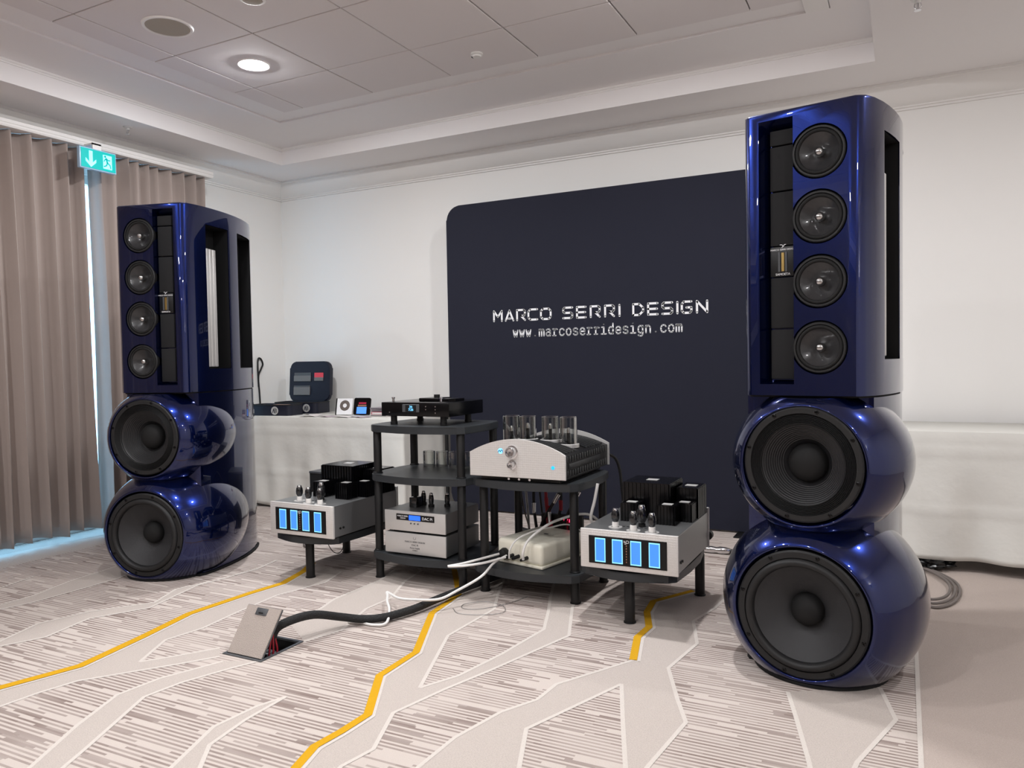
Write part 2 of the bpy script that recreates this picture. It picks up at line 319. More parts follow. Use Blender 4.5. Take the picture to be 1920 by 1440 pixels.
CARPET_YELLOW = [[(-2.911,1.495),(-2.898,1.56),(-2.822,1.81),(-2.88,2.132),(-2.944,2.418),(-2.923,2.771),(-2.895,2.964),(-2.955,3.19),(-3.028,3.339)],[(-1.488,1.513),(-1.539,1.608),(-1.573,1.724),(-1.561,1.831),(-1.557,1.959),(-1.711,2.226),(-1.717,2.47),(-1.916,2.889),(-1.948,3.177),(-2.059,3.343),(-2.255,3.626)],[(-0.916,2.75),(-0.975,2.987),(-0.967,3.121),(-1.032,3.303),(-1.05,3.461),(-0.92,3.7)]]

# ------------------------------------------------------------------ the room
XL, XR, YB, YF = -5.1, 3.2, 5.33, -3.6
ZS, ZT = 2.785, 2.915                                  # soffit, tray ceiling
def struct(name, mb, m, parent=None, **k):
    o = mb.build(name, m, parent, **k)
    if parent is None: o['kind'] = 'structure'
    return o
HX0, HX1, HY0, HY1 = -2.405, -2.215, 2.14, 2.36        # floor box opening
mb = MB(); xs = [XL-0.6, HX0, HX1, XR]; ys = [YF, HY0, HY1, YB]
gv = [[mb.bm.verts.new((x, y, 0)) for y in ys] for x in xs]
for i in range(3):
    for j in range(3):
        if i == 1 and j == 1: continue
        mb.bm.faces.new((gv[i][j], gv[i+1][j], gv[i+1][j+1], gv[i][j+1]))
floor = struct('floor', mb, 'carpet', smooth=False)

def ribbon(mb, pts, w, z):
    P = [Vector((x, y, 0)) for x, y in pts]; Lp = []; Rp = []
    for i, p in enumerate(P):
        a = (P[i]-P[i-1]).normalized() if i else (P[1]-P[0]).normalized()
        b = (P[i+1]-P[i]).normalized() if i+1 < len(P) else a
        na = Vector((-a.y, a.x, 0)); nb = Vector((-b.y, b.x, 0)); n = (na+nb)
        n = n.normalized() if n.length > 1e-6 else na
        k = w/2/max(0.5, n.dot(na))
        Lp.append(mb.bm.verts.new((p.x+n.x*k, p.y+n.y*k, z))); Rp.append(mb.bm.verts.new((p.x-n.x*k, p.y-n.y*k, z)))
    for i in range(len(P)-1): mb.bm.faces.new((Rp[i], Rp[i+1], Lp[i+1], Lp[i]))
def shape_up(mb):
    bmesh.ops.recalc_face_normals(mb.bm, faces=mb.bm.faces)
    for f in mb.bm.faces:
        if f.normal.z < 0: f.normal_flip()
for pts in CARPET_BANDS:
    q = []
    for p in pts:
        if not q or (abs(p[0]-q[-1][0])+abs(p[1]-q[-1][1])) > 1e-4: q.append(p)
    mb = MB(); mb.face([(x, y, 0.0006) for x, y in q])
    bmesh.ops.triangulate(mb.bm, faces=mb.bm.faces); shape_up(mb); mb.build('carpet_band', 'carpet_plain', floor, smooth=False, norm=False)
mb = MB(); mb.face([(0.05, YF, 0.0006), (XR, YF, 0.0006), (XR, YB, 0.0006), (0.05, YB, 0.0006)]); shape_up(mb); mb.build('carpet_border', 'carpet_border', floor, smooth=False, norm=False)
mb = MB(); mb.face([(XL, YF, 0.0006), (-4.98, YF, 0.0006), (-4.98, 2.6, 0.0006), (-4.86, 3.35, 0.0006), (-4.86, YB, 0.0006), (XL, YB, 0.0006)]); shape_up(mb); mb.build('carpet_border', 'carpet_border', floor, smooth=False, norm=False)
for i, pts in enumerate(CARPET_WHITE + [[(0.043, YF), (0.043, 0), (0.043, 3), (0.043, YB)]]):
    mb = MB(); ribbon(mb, pts, 0.014, 0.0009+0.000025*i); shape_up(mb); mb.build('carpet_line', 'carpet_white', floor, smooth=False, norm=False)
for i, pts in enumerate(CARPET_YELLOW):
    mb = MB(); ribbon(mb, pts, 0.030 if i else 0.040, 0.0022); shape_up(mb); mb.build('carpet_stripe', 'carpet_yellow', floor, smooth=False, norm=False)
    mb = MB(); ribbon(mb, [(x+(0.024 if i else 0.030), y-0.004) for x, y in pts], 0.013, 0.0017+0.00003*i); shape_up(mb); mb.build('carpet_line', 'carpet_white', floor, smooth=False, norm=False)

mb = MB(); mb.box((XL-0.1, YB, 0), (XR+0.1, YB+0.1, 3.0)); struct('wall_back', mb, 'wall', smooth=False)
mb = MB(); mb.box((XL-0.1, YF, 0), (XL, 0.3, 3.0)); mb.box((XL-0.1, 4.15, 0), (XL, YB, 3.0)); mb.box((XL-0.1, 0.3, 2.5), (XL, 4.15, 3.0)); struct('wall_left', mb, 'wall', smooth=False)
mb = MB(); mb.box((XR, YF-0.1, 0), (XR+0.1, YB, 3.0)); struct('wall_right', mb, 'wall', smooth=False)
mb = MB(); mb.box((XL-0.1, YF-0.1, 0), (XR, YF, 3.0)); struct('wall_front', mb, 'walldark', smooth=False)
# window behind the curtains
mb = MB()
for y in (0.3, 1.26, 2.22, 3.18, 4.10): mb.box((-5.19, y, 0.0), (-5.13, y+0.05, 2.5), 0.004)
for z in (0.0, 2.44): mb.box((-5.19, 0.3, z), (-5.13, 4.15, z+0.06), 0.004)
win = struct('window_1', mb, 'whiteplast')
for y in (0.35, 1.31, 2.27, 3.23):
    mb = MB(); mb.box((-5.164, y, 0.06), (-5.156, y+0.91 if y < 3 else 4.10, 2.44)); mb.build('window_pane', 'pane', win, smooth=False)
# door behind the camera
mb = MB(); mb.box((-0.6, YF, 0), (1.2, YF+0.03, 2.1), 0.004); d = struct('door_1', mb, 'wood')
mb = MB(); mb.cyl((0.22, YF+0.03, 1.02), (0.22, YF+0.075, 1.02), 0.01); mb.box((0.08, YF+0.07, 1.01), (0.23, YF+0.085, 1.03), 0.004); mb.build('door_handle', 'chrome', d)

# ceiling: soffit ring, tray, plain border, recessed strip
def quad_ring(mb, o, i, z):
    (ox0, oy0, ox1, oy1), (ix0, iy0, ix1, iy1) = o, i
    for q in (((ox0, oy0), (ox1, oy0), (ix1, iy0), (ix0, iy0)), ((ox1, oy0), (ox1, oy1), (ix1, iy1), (ix1, iy0)), ((ox1, oy1), (ox0, oy1), (ix0, iy1), (ix1, iy1)), ((ox0, oy1), (ox0, oy0), (ix0, iy0), (ix0, iy1))):
        mb.face([(x, y, z) for x, y in q])
def wall_ring(mb, r, z0, z1):
    x0, y0, x1, y1 = r
    c = [(x0, y0), (x1, y0), (x1, y1), (x0, y1)]
    for a, b in zip(c, c[1:]+c[:1]): mb.face([(*a, z0), (*b, z0), (*b, z1), (*a, z1)])
T0 = (-4.555, -2.4, -0.14, 4.78); T1 = (-4.07, -2.1, -0.33, 4.265); T2 = (-3.87, -1.95, -0.45, 4.10)
mb = MB(); quad_ring(mb, (XL, YF, XR, YB), T0, ZS); wall_ring(mb, T0, ZS, ZT); quad_ring(mb, T0, T1, ZT); wall_ring(mb, T1, ZT, ZT+0.012); quad_ring(mb, T1, T2, ZT+0.012); wall_ring(mb, T2, ZT+0.012, ZT+0.05)
x0, y0, x1, y1 = T2; mb.face([(x0, y0, ZT+0.05), (x1, y0, ZT+0.05), (x1, y1, ZT+0.05), (x0, y1, ZT+0.05)])
mb.box((XL-0.1, YF-0.1, 3.0), (XR+0.1, YB+0.1, 3.05))
ceil = struct('ceiling', mb, 'ceil', smooth=False)
tx = [-3.87, -3.69, -3.09, -2.49, -1.892, -1.295, -0.695, -0.45]; ty = [4.10, 3.645, 3.05, 2.45, 1.85, 1.25, 0.65, 0.05, -0.55, -1.15, -1.75, -1.95]
cache = {}
for i in range(7):
    for j in range(11):
        w = round(tx[i+1]-tx[i]-0.007, 4); h = round(ty[j]-ty[j+1]-0.007, 4)
        if (w, h) not in cache:
            mb = MB(); mb.box((-w/2, -h/2, 0), (w/2, h/2, 0.014), 0.0025, 1); o = mb.build('ceiling_tile', 'tile', ceil); cache[(w, h)] = o
        else:
            o = copy_part(cache[(w, h)], ceil)
        o.location = ((tx[i]+tx[i+1])/2, (ty[j]+ty[j+1])/2, ZT-0.002+0.0008*((i*7+j*3) % 3))
mb = MB(); mb.box((-0.448, 4.02, ZT-0.004), (-0.335, 4.262, ZT+0.010), 0.002, 1); mb.build('access_panel', 'trimw', ceil)
# dark joints of the grid (tees)
mb = MB()
for x in tx[1:-1]: mb.box((x-0.012, -1.95, ZT+0.013), (x+0.012, 4.10, ZT+0.018))
for y in ty[1:-1]: mb.box((-3.87, y-0.012, ZT+0.013), (-0.45, y+0.012, ZT+0.018))
mb.build('grid_tee', 'plenum', ceil, smooth=False)

def extrude_profile(mb, prof, a, b, frame):
    A = [mb.bm.verts.new(frame(p, a)) for p in prof]; B = [mb.bm.verts.new(frame(p, b)) for p in prof]
    n = len(prof)
    for i in range(n):
        j = (i+1) % n; mb.bm.faces.new((A[i], A[j], B[j], B[i]))
    mb.bm.faces.new(A[::-1]); mb.bm.faces.new(B)
# cornice profile: (distance from wall, height)
CP = [(0, 2.640), (0.012, 2.640), (0.012, 2.652), (0.022, 2.655), (0.022, 2.664), (0.034, 2.670), (0.06, 2.690), (0.092, 2.725), (0.112, 2.757), (0.118, 2.768), (0.134, 2.770), (0.134, 2.785), (0, 2.785)]
mb = MB(); extrude_profile(mb, CP, XL, XR, lambda p, t: Vector((t, YB-p[0], p[1]))); struct('trim_1', mb, 'trimw', ang=25)
mb = MB(); extrude_profile(mb, CP, YF, YB, lambda p, t: Vector((XL+p[0], t, p[1]))); struct('trim_2', mb, 'trimw', ang=25)
BP = [(0, 2.893), (0.008, 2.893), (0.008, 2.900), (0.018, 2.906), (0.018, 2.915), (0, 2.915)]
mb = MB(); extrude_profile(mb, BP, T0[0], T0[2], lambda p, t: Vector((t, T0[3]-p[0], p[1]))); struct('trim_3', mb, 'trimw', ang=25)
mb = MB(); extrude_profile(mb, BP, T0[1], T0[3], lambda p, t: Vector((T0[0]+p[0], t, p[1]))); struct('trim_4', mb, 'trimw', ang=25)

# ------------------------------------------------------------------ ceiling fittings
def downlight(x, y, z, label, m='lamp_dim'):
    t = empty('downlight', (x, y, z), 0, label, 'ceiling light', 'recessed ceiling downlights')
    mb = MB(); mb.lathe([(0.062, 0.0), (0.066, -0.005), (0.088, -0.006), (0.092, 0.0)], n=32); mb.build('trim_ring', 'trimw', t)
    mb = MB(); mb.lathe([(0.063, -0.004), (0.058, -0.009), (0.04, -0.012), (0.0, -0.014)], n=32); mb.build('lamp_disc', m, t)
downlight(-3.40, 3.36, ZT-0.002, 'lit round recessed downlight in the ceiling nearest the curtained corner', 'lamp')
downlight(-1.10, 3.30, ZT-0.002, 'lit recessed downlight over the front of the amplifier racks', 'lamp')
for x, y, z, l in ((-3.40, 1.0, ZT-0.002, 'lit recessed downlight above the floor near the curtains'), (-1.10, 1.0, ZT-0.002, 'lit recessed downlight above the middle of the carpet'),
                   (-3.40, -1.4, ZT-0.002, 'lit recessed downlight behind the camera near the curtains'), (-1.10, -1.4, ZT-0.002, 'lit recessed downlight behind the camera before the door'),
                   (-2.25, 1.95, ZT-0.002, 'added unseen downlight above the carpet in front of the racks'), (-2.25, -0.4, ZT-0.002, 'added unseen downlight behind the camera, between the other rows'),  # extra pair out of view, added to brighten the back wall
                   (1.35, 3.30, ZS, 'added unseen downlight in the soffit beside the right wall, by the back wall'), (1.35, 1.0, ZS, 'added unseen downlight in the soffit halfway along the right wall'), (1.35, -1.4, ZS, 'added unseen downlight in the soffit at the door end')):  # soffit lamps out of view, added to light the right side
    downlight(x, y, z, l)
def fill_lamp(x, y, rz, label):  # invented wall lamps out of view, added to brighten walls and soffit
    t = empty('wall_fill_lamp', (x, y, 1.95), rz, label, 'added fill lamp', 'added fill lamps')
    mb = MB(); mb.box((-0.06, -0.012, -0.09), (0.06, 0.0, 0.09), 0.004); mb.build('back_plate', 'chrome', t)
    mb = MB(); mb.box((-0.012, -0.05, -0.012), (0.012, -0.01, 0.012), 0.003); mb.build('arm', 'chrome', t)
    mb = MB(); mb.lathe([(0.045, -0.10), (0.060, 0.10), (0.057, 0.10), (0.042, -0.10)], (0, -0.10, 0), (0, 0, 1), 28); mb.build('shade', 'whiteplast', t)
    mb = MB(); mb.lathe([(0.0, 0.07), (0.052, 0.07)], (0, -0.10, 0), (0, 0, 1), 28); mb.lathe([(0.0, 0.066), (0.051, 0.066)], (0, -0.10, 0), (0, 0, 1), 28); mb.build('lamp_disc', 'fill_lamp', t)
for x, y, rz, l in ((XR, 0.8, -PI/2, 'added unseen fill uplighter on the middle of the right wall'), (2.0, YF, PI, 'added unseen fill uplighter on the wall behind the camera, right of the door'), (-2.6, YF, PI, 'added unseen fill uplighter on the wall behind the camera, left of the door')):
    fill_lamp(x, y, rz, l)
t = empty('ceiling_speaker', (-3.40, 2.77, ZT-0.002), 0, 'round beige grille loudspeaker flush in the tiled ceiling', 'speaker')
mb = MB(); mb.lathe([(0.108, 0), (0.110, -0.007), (0.122, -0.008), (0.127, 0)], n=48); mb.build('trim_ring', 'trimw', t)
mb = MB(); mb.lathe([(0, -0.006), (0.06, -0.006), (0.109, -0.004)], n=48); mb.build('grille', 'grille', t)
t = empty('smoke_detector', (-2.18, 3.87, ZT-0.002), 0, 'small round white smoke detector on a ceiling tile', 'detector')
mb = MB(); mb.lathe([(0.036, 0), (0.036, -0.008), (0.026, -0.012), (0.024, -0.02), (0.0, -0.024)], n=32); mb.build('body', 'whiteplast', t)
mb = MB(); mb.box((-0.045, 0.012, -0.01), (-0.03, 0.03, 0), 0.002); mb.build('indicator', 'slate', t)
t = empty('ceiling_sensor', (-2.79, 2.76, ZT-0.002), 0, 'round grey ceiling sensor at the very top edge of the picture, beyond the downlight', 'sensor')
mb = MB(); mb.lathe([(0.062, 0), (0.062, -0.006), (0.048, -0.010), (0.046, -0.006)], n=36); mb.build('trim_ring', 'trimw', t)
mb = MB(); mb.lathe([(0.046, -0.006), (0.04, -0.014), (0.0, -0.018)], n=36); mb.build('dome', 'grille', t)
def sprinkler(x, y, label):
    t = empty('sprinkler', (x, y, ZS), 0, label, 'sprinkler', 'ceiling sprinklers')
    mb = MB(); mb.lathe([(0.0, 0), (0.03, 0), (0.028, -0.006), (0.012, -0.008), (0.012, -0.02), (0.0, -0.02)], n=24); mb.build('escutcheon', 'whiteplast', t)
    mb = MB(); mb.cyl((0, 0, -0.02), (0, 0, -0.045), 0.005, 10); mb.tube([(-0.012, 0, -0.02), (-0.014, 0, -0.035), (-0.004, 0, -0.05)], 0.0028, 6); mb.tube([(0.012, 0, -0.02), (0.014, 0, -0.035), (0.004, 0, -0.05)], 0.0028, 6); mb.cyl((0, 0, -0.05), (0, 0, -0.053), 0.016, 16); mb.build('head', 'chrome', t)
sprinkler(-4.71, 3.49, 'small chrome sprinkler head under the soffit above the exit sign')
sprinkler(0.06, 4.05, 'small chrome sprinkler head in the flat soffit on the right')

# ------------------------------------------------------------------ curtains
t = empty('curtain_rail', (0, 0, 0), 0, 'long white curtain rail running below the left soffit', 'curtain rail')
mb = MB(); extrude_profile(mb, [(-5.097, 2.640), (-4.93, 2.640), (-4.93, 2.608), (-4.80, 2.608), (-4.795, 2.618), (-4.795, 2.628), (-4.80, 2.630), (-4.795, 2.634), (-4.795, 2.652), (-4.80, 2.655), (-5.097, 2.655)], -3.2, 4.285, lambda p, y: Vector((p[0], y, p[1]))); mb.build('rail', 'trimw', t, ang=20)  # rear flange to the wall added to block daylight above the curtains
for y in (-2.2, -0.6, 1.0, 2.6, 4.1):
    mb = MB(); mb.box((-5.10, y-0.012, 2.615), (-4.92, y+0.012, 2.645), 0.003); mb.build('bracket', 'trimw', t)
def curtain(y0, y1, yb0, yb1, label, seed, hem):
    rnd = random.Random(seed)
    nY = max(60, int(abs(y1-y0)/0.011)); nZ = 26
    ph = []; x = 0
    freqs = []
    pos = [0.0]
    while pos[-1] < 1.05*abs(y1-y0): pos.append(pos[-1] + rnd.uniform(0.070, 0.125))
    amps = [rnd.uniform(0.6, 1.15) for _ in pos]
    mb = MB(); vs = []
    for j in range(nZ+1):
        tz = j/nZ; z = 2.606*(1-tz) + hem*tz; row = []
        for i in range(nY+1):
            s = i/nY; d = s*abs(y1-y0)
            k = max(q for q in range(len(pos)) if pos[q] <= d+1e-9); fr = (d-pos[k])/(pos[k+1]-pos[k]) if k+1 < len(pos) else 0
            a = amps[k]*(0.047 + 0.016*tz)
            fold = -math.cos(2*PI*fr)
            fold = math.copysign(abs(fold)**0.75, fold)
            y = (y0+(y1-y0)*s)*(1-tz) + (yb0+(yb1-yb0)*s)*tz
            y += 0.020*math.sin(2*PI*fr)*(0.5+0.5*tz)*amps[k]*(0 if i in (0, nY) else 1)
            y += 0.008*math.sin(5*tz+k*1.7)*tz
            row.append(mb.bm.verts.new((-4.872 + a*fold + 0.010*math.sin(3.1*tz+k), y, z + 0.012*math.sin(k*2.1+s*9)*tz**4)))
        vs.append(row)
    for j in range(nZ):
        for i in range(nY): mb.bm.faces.new((vs[j][i], vs[j][i+1], vs[j+1][i+1], vs[j+1][i]))
    o = mb.build('curtain', 'curtain', None, ang=60)
    md = o.modifiers.new('thick', 'SOLIDIFY'); md.thickness = 0.004; md.offset = 0
    return tag(o, label, 'curtain')
curtain(-2.9, 3.262, -2.9, 3.297, 'wide taupe pleated curtain left of the bright gap', 3, 0.060)
curtain(3.322, 4.275, 3.345, 4.27, 'narrow taupe pleated curtain right of the bright gap, behind the left tower', 8, 0.040)

# exit sign
t = empty('exit_sign', (-4.70, 3.26, 2.437), PI/2, 'green lit emergency exit sign with arrow and running figure below the curtain rail', 'exit sign')
# local: x runs along the wall, -y faces the room
mb = MB(); mb.box((-0.128, 0, 0), (0.128, 0.03, 0.138), 0.004); mb.build('housing', 'signframe', t)
mb = MB(); mb.box((-0.120, -0.004, 0.008), (0.120, 0.001, 0.130), 0.001, 1); mb.build('sign_face', 'green', t)
mb = MB(); mb.prism([(-0.012, 0.118), (-0.012, 0.045), (-0.036, 0.068), (-0.036, 0.048), (0.0, 0.014), (0.036, 0.048), (0.036, 0.068), (0.012, 0.045), (0.012, 0.118)], 0.0035, 0.006, Matrix.Translation((-0.055, 0, 0)) @ Matrix.Rotation(PI/2, 4, 'X')); mb.build('arrow', 'signwhite', t, smooth=False)
mb = MB(); mb.box((0.030, -0.006, 0.022), (0.092, -0.0035, 0.112)); mb.build('doorway', 'signwhite', t, smooth=False)
bm = bmesh.new(); st = lambda p, w: stroke(bm, [(x, z) for x, z in p], w, -0.0066)
st([(0.044, 0.102), (0.045, 0.101)], 0.014); st([(0.052, 0.088), (0.060, 0.062)], 0.013); st([(0.036, 0.070), (0.044, 0.084), (0.055, 0.088), (0.068, 0.080), (0.078, 0.082)], 0.007); st([(0.060, 0.062), (0.078, 0.050), (0.082, 0.032)], 0.008); st([(0.058, 0.060), (0.052, 0.044), (0.036, 0.036)], 0.008)
mb = MB(); mb.bm.free(); mb.bm = bm; mb.build('running_figure', 'green', t, smooth=False, norm=False)
mb = MB(); mb.box((-0.03, 0.01, 0.137), (0.03, 0.02, 0.178)); mb.box((-0.03, 0.01, 0.168), (0.03, 0.10, 0.180)); mb.build('bracket', 'trimw', t, smooth=False)

# ------------------------------------------------------------------ the two towers
def driver_woofer(root, name, cx, yf, cz, R, rd, ribbed, label):
    # R: frame radius, rd: dust cap radius; axis -Y towards the listener
    ax = (0, -1, 0); o = (cx, yf, cz)
    mb = MB(); mb.lathe([(R*0.98, -0.03), (R, -0.012), (R, 0.004), (R-0.006, 0.009), (R*0.885, 0.009), (R*0.875, 0.004), (R*0.87, -0.012)], o, ax, 64)
    fr = mb.build(name, 'rubber', root); tag(fr, label)
    mb = MB()
    if ribbed:
        prof = [(R*0.875, 0.002)]
        for k in range(7):
            a = R*0.875 - k*0.0052; prof += [(a-0.0013, 0.006), (a-0.0039, 0.0015)]
        re = prof[-1][0]
    else:
        re = R*0.74; prof = [(R*0.875, 0.000)]+[(R*0.8075+R*0.0675*math.cos(PI*k/10), 0.021*math.sin(PI*k/10)) for k in range(11)]
    mb.lathe(prof, o, ax, 64); mb.build('surround', 'rubber', fr)
    mb = MB(); prof = []
    n = 26 if ribbed else 8
    for k in range(n+1):
        f = k/n; r = re+(rd*0.92-re)*f; h = -0.002-0.080*f**0.9
        if ribbed and f < 0.75: h += 0.0022*(k % 2)
        prof.append((r, h))
    mb.lathe(prof, o, ax, 64); mb.build('cone', 'ribcone' if ribbed else 'cone', fr)
    mb = MB(); hb = -0.078; mb.lathe([(rd, hb), (rd*0.98, hb+0.012)]+[(rd*math.cos(a)*0.98, hb+0.012+rd*0.62*math.sin(a)) for a in [PI/2*k/9 for k in range(1, 10)]]+[(0, hb+0.012+rd*0.62)], o, ax, 40); mb.build('dust_cap', 'mblack', fr)
    for k in range(8):
        a = 2*PI*(k+0.5)/8 + 0.12; rr = R*0.945
        p = Vector((cx+rr*math.cos(a), yf-0.009, cz+rr*math.sin(a)))
        mb = MB(); mb.lathe([(0.0075, -0.001), (0.0075, 0.002), (0.005, 0.0035), (0.003, 0.0035), (0.003, 0.0005), (0, 0.0005)], p, ax, 12); mb.build('screw', 'cdblack', fr)

def driver_mid(root, cx, yf, cz):
    ax = (0, -1, 0); o = (cx, yf, cz)
    mb = MB(); mb.lathe([(0.0895, -0.022), (0.0895, -0.004), (0.0865, 0.0), (0.081, 0.0), (0.079, -0.004), (0.078, -0.012)], o, ax, 48); fr = mb.build('midrange_driver', 'rubber', root)
    mb = MB(); mb.lathe([(0.0785, -0.006)]+[(0.0725+0.0065*math.cos(PI*k/8), -0.006+0.007*math.sin(PI*k/8)) for k in range(9)], o, ax, 48); mb.build('surround', 'mblack', fr)
    mb = MB(); mb.lathe([(0.066, -0.006), (0.064, -0.008), (0.050, -0.018), (0.034, -0.029), (0.017, -0.037), (0.0, -0.038)], o, ax, 48); mb.build('cone', 'midcone', fr)
    mb = MB(); mb.lathe([(0.0155, -0.038), (0.0155, -0.014)]+[(0.0155*math.cos(a), -0.014+0.016*math.sin(a)) for a in [PI/2*k/7 for k in range(1, 7)]]+[(0, 0.002)], o, ax, 24); mb.build('phase_plug', 'plug', fr)

HALF = [(0.180, 0.0), (0.196, 0.010), (0.207, 0.030), (0.224, 0.075), (0.237, 0.14), (0.245, 0.21), (0.249, 0.28), (0.249, 0.36), (0.243, 0.45), (0.230, 0.54), (0.208, 0.63), (0.180, 0.71), (0.152, 0.77), (0.120, 0.795)]
def plan(inset=0.0, front=0.0, back=0.0):
    r = []
    for x, y in HALF:
        r.append((x-inset, min(max(y, front), 0.795-back)))
    q = []
    for p in r:
        if not q or abs(p[0]-q[-1][0])+abs(p[1]-q[-1][1]) > 1e-5: q.append(p)
    return q + [(-x, y) for x, y in q[::-1]]

def tower(name, loc, rz, s, label):
    """s = +1: midranges on local +x; s = -1: mirrored."""
    root = empty(name, loc, rz, label, 'loudspeaker', 'pair of blue tower loudspeakers')
    # head cabinet
    mb = MB(); mb.prism(plan(), 1.006, 2.020)
    es = [e for e in mb.bm.edges if all(v.co.z > 2.0 for v in e.verts)]
    bmesh.ops.bevel(mb.bm, geom=es, offset=0.009, segments=3, profile=0.5, affect='EDGES')
    # soften the front corners
    head = mb.build('head_cabinet', 'paint', root, ang=30)
    cut = []
    def cutter(mb): o = mb.build('cut', 'paint', None, smooth=False); o.matrix_world = Matrix.Translation(loc) @ Matrix.Rotation(rz, 4, 'Z'); cut.append(o)
    # tapered pocket for the ribbon column
    def fx(v): return v*s
    mb = MB(); f = [(-0.150, 1.045), (-0.026, 1.045), (-0.026, 1.992), (-0.150, 1.992)]; b = [(-0.120, 1.060), (-0.030, 1.060), (-0.030, 1.962), (-0.120, 1.962)]
    fo = [mb.bm.verts.new((fx(x), -0.004, z)) for x, z in f]; bo = [mb.bm.verts.new((fx(x), 0.052, z)) for x, z in b]
    mb.bm.faces.new(fo); mb.bm.faces.new(bo[::-1])
    for i in range(4): mb.bm.faces.new((fo[i], fo[(i+1) % 4], bo[(i+1) % 4], bo[i]))
    cutter(mb)
    MZ = (1.853, 1.629, 1.405, 1.175)
    for z in MZ:
        mb = MB(); mb.lathe([(0, -0.06), (0.0905, -0.06), (0.0905, -0.016), (0.0945, 0.0), (0.0985, 0.005), (0, 0.005)], (fx(0.060), 0, z), (0, -1, 0), 56); cutter(mb)
    # side slots, two on each flank
    SL = [(0.155, 0.360), (0.470, 0.725)]
    def half_at(y):
        for (x0, y0), (x1, y1) in zip(HALF, HALF[1:]):
            if y0 <= y <= y1: return x0+(x1-x0)*(y-y0)/max(1e-6, y1-y0)
    for sd in (-1, 1):
        for k, (a, b_) in enumerate(SL):
            dep = 0.085 if k == 0 else 0.075
            xi = min(half_at(a), half_at(b_))-dep
            mb = MB(); mb.box((sd*xi, a, 1.13), (sd*0.30, b_, 1.925)); cutter(mb)
    boolean(head, cut)
    for sd in (-1, 1):
        for k, (a, b_) in enumerate(SL):
            dep = 0.085 if k == 0 else 0.075
            ha, hb = half_at(a+0.003), half_at(b_-0.003); xi = min(half_at(a), half_at(b_))-dep+0.001
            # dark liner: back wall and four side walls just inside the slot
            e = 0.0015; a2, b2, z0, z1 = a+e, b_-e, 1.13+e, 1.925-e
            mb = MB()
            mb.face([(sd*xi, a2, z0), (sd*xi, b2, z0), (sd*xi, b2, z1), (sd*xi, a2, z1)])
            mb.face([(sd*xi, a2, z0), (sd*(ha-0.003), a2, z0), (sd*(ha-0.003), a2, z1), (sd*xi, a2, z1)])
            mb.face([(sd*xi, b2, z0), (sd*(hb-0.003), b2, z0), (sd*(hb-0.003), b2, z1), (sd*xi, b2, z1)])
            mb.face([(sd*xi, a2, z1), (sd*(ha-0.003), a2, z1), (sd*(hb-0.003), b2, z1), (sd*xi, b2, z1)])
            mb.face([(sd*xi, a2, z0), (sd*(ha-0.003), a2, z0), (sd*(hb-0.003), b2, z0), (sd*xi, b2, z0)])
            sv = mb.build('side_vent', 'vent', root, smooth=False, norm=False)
            if k == 0:  # added silver ribs stand in for a pale reflection in the slot
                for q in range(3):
                    mb = MB(); y0 = a+0.030+q*0.032; x0, x1 = sorted((sd*(ha-0.030), sd*(ha-0.018))); mb.box((x0, y0, 1.14), (x1, y0+0.028, 1.80), 0.005, 3); mb.build('reflection_rib', 'silver', sv)
    # ribbon column in the pocket: black panels, ribbon tweeter, lettering
    px0, px1 = sorted((fx(-0.1165), fx(-0.0335)))
    for z0, z1 in ((1.905, 1.958), (1.742, 1.900), (1.545, 1.737), (1.248, 1.430), (1.064, 1.243)):
        mb = MB(); mb.box((px0, 0.030, z0), (px1, 0.0525, z1), 0.003); mb.build('ribbon_panel', 'vmesh', root)
    mb = MB(); mb.box((px0, 0.028, 1.434), (px1, 0.0525, 1.541), 0.002); tw = mb.build('tweeter_plate', 'black', root)
    mb = MB(); c = fx(-0.072); mb.box((c-0.0055, 0.0262, 1.452), (c+0.0055, 0.030, 1.520), 0.001, 1); mb.build('ribbon', 'gold', tw)
    for dx in (-0.0165, 0.0085):
        mb = MB(); mb.box((c+dx, 0.0245, 1.450), (c+dx+0.008, 0.029, 1.522), 0.0015, 1); mb.build('pole_piece', 'slate', tw)
    text('MARCO SERRI DESIGN', 'lettering', 'print', tw, (c, 0.0276, 1.530), 0.0088)
    bm = bmesh.new(); stroke(bm, [(c-0.010, 1.5475), (c-0.003, 1.5475), (c+0.002, 1.541), (c-0.003, 1.538)], 0.0022, 0.0274); stroke(bm, [(c+0.002, 1.541), (c+0.006, 1.5475), (c+0.011, 1.5475)], 0.0022, 0.0274)
    mb = MB(); mb.bm.free(); mb.bm = bm; mb.build('emblem', 'print', tw, smooth=False, norm=False)
    text('SAMOETA', 'lettering', 'print', tw, (c, 0.0276, 1.4415), 0.0115)
    for z in MZ: driver_mid(root, fx(0.060), -0.001, z)
    # lower column behind the bowls
    mb = MB(); mb.prism(plan(0.004, 0.07, 0.0), 0.012, 0.999); mb.build('rear_column', 'paint', root, ang=30)
    mb = MB(); mb.prism(plan(-0.006, 0.05, -0.008), 0.0, 0.012); mb.build('plinth', 'mblack', root, ang=30)
    mb = MB(); mb.prism(plan(0.012, 0.02, 0.01), 0.999, 1.006); mb.build('neck_gasket', 'mblack', root, ang=30)
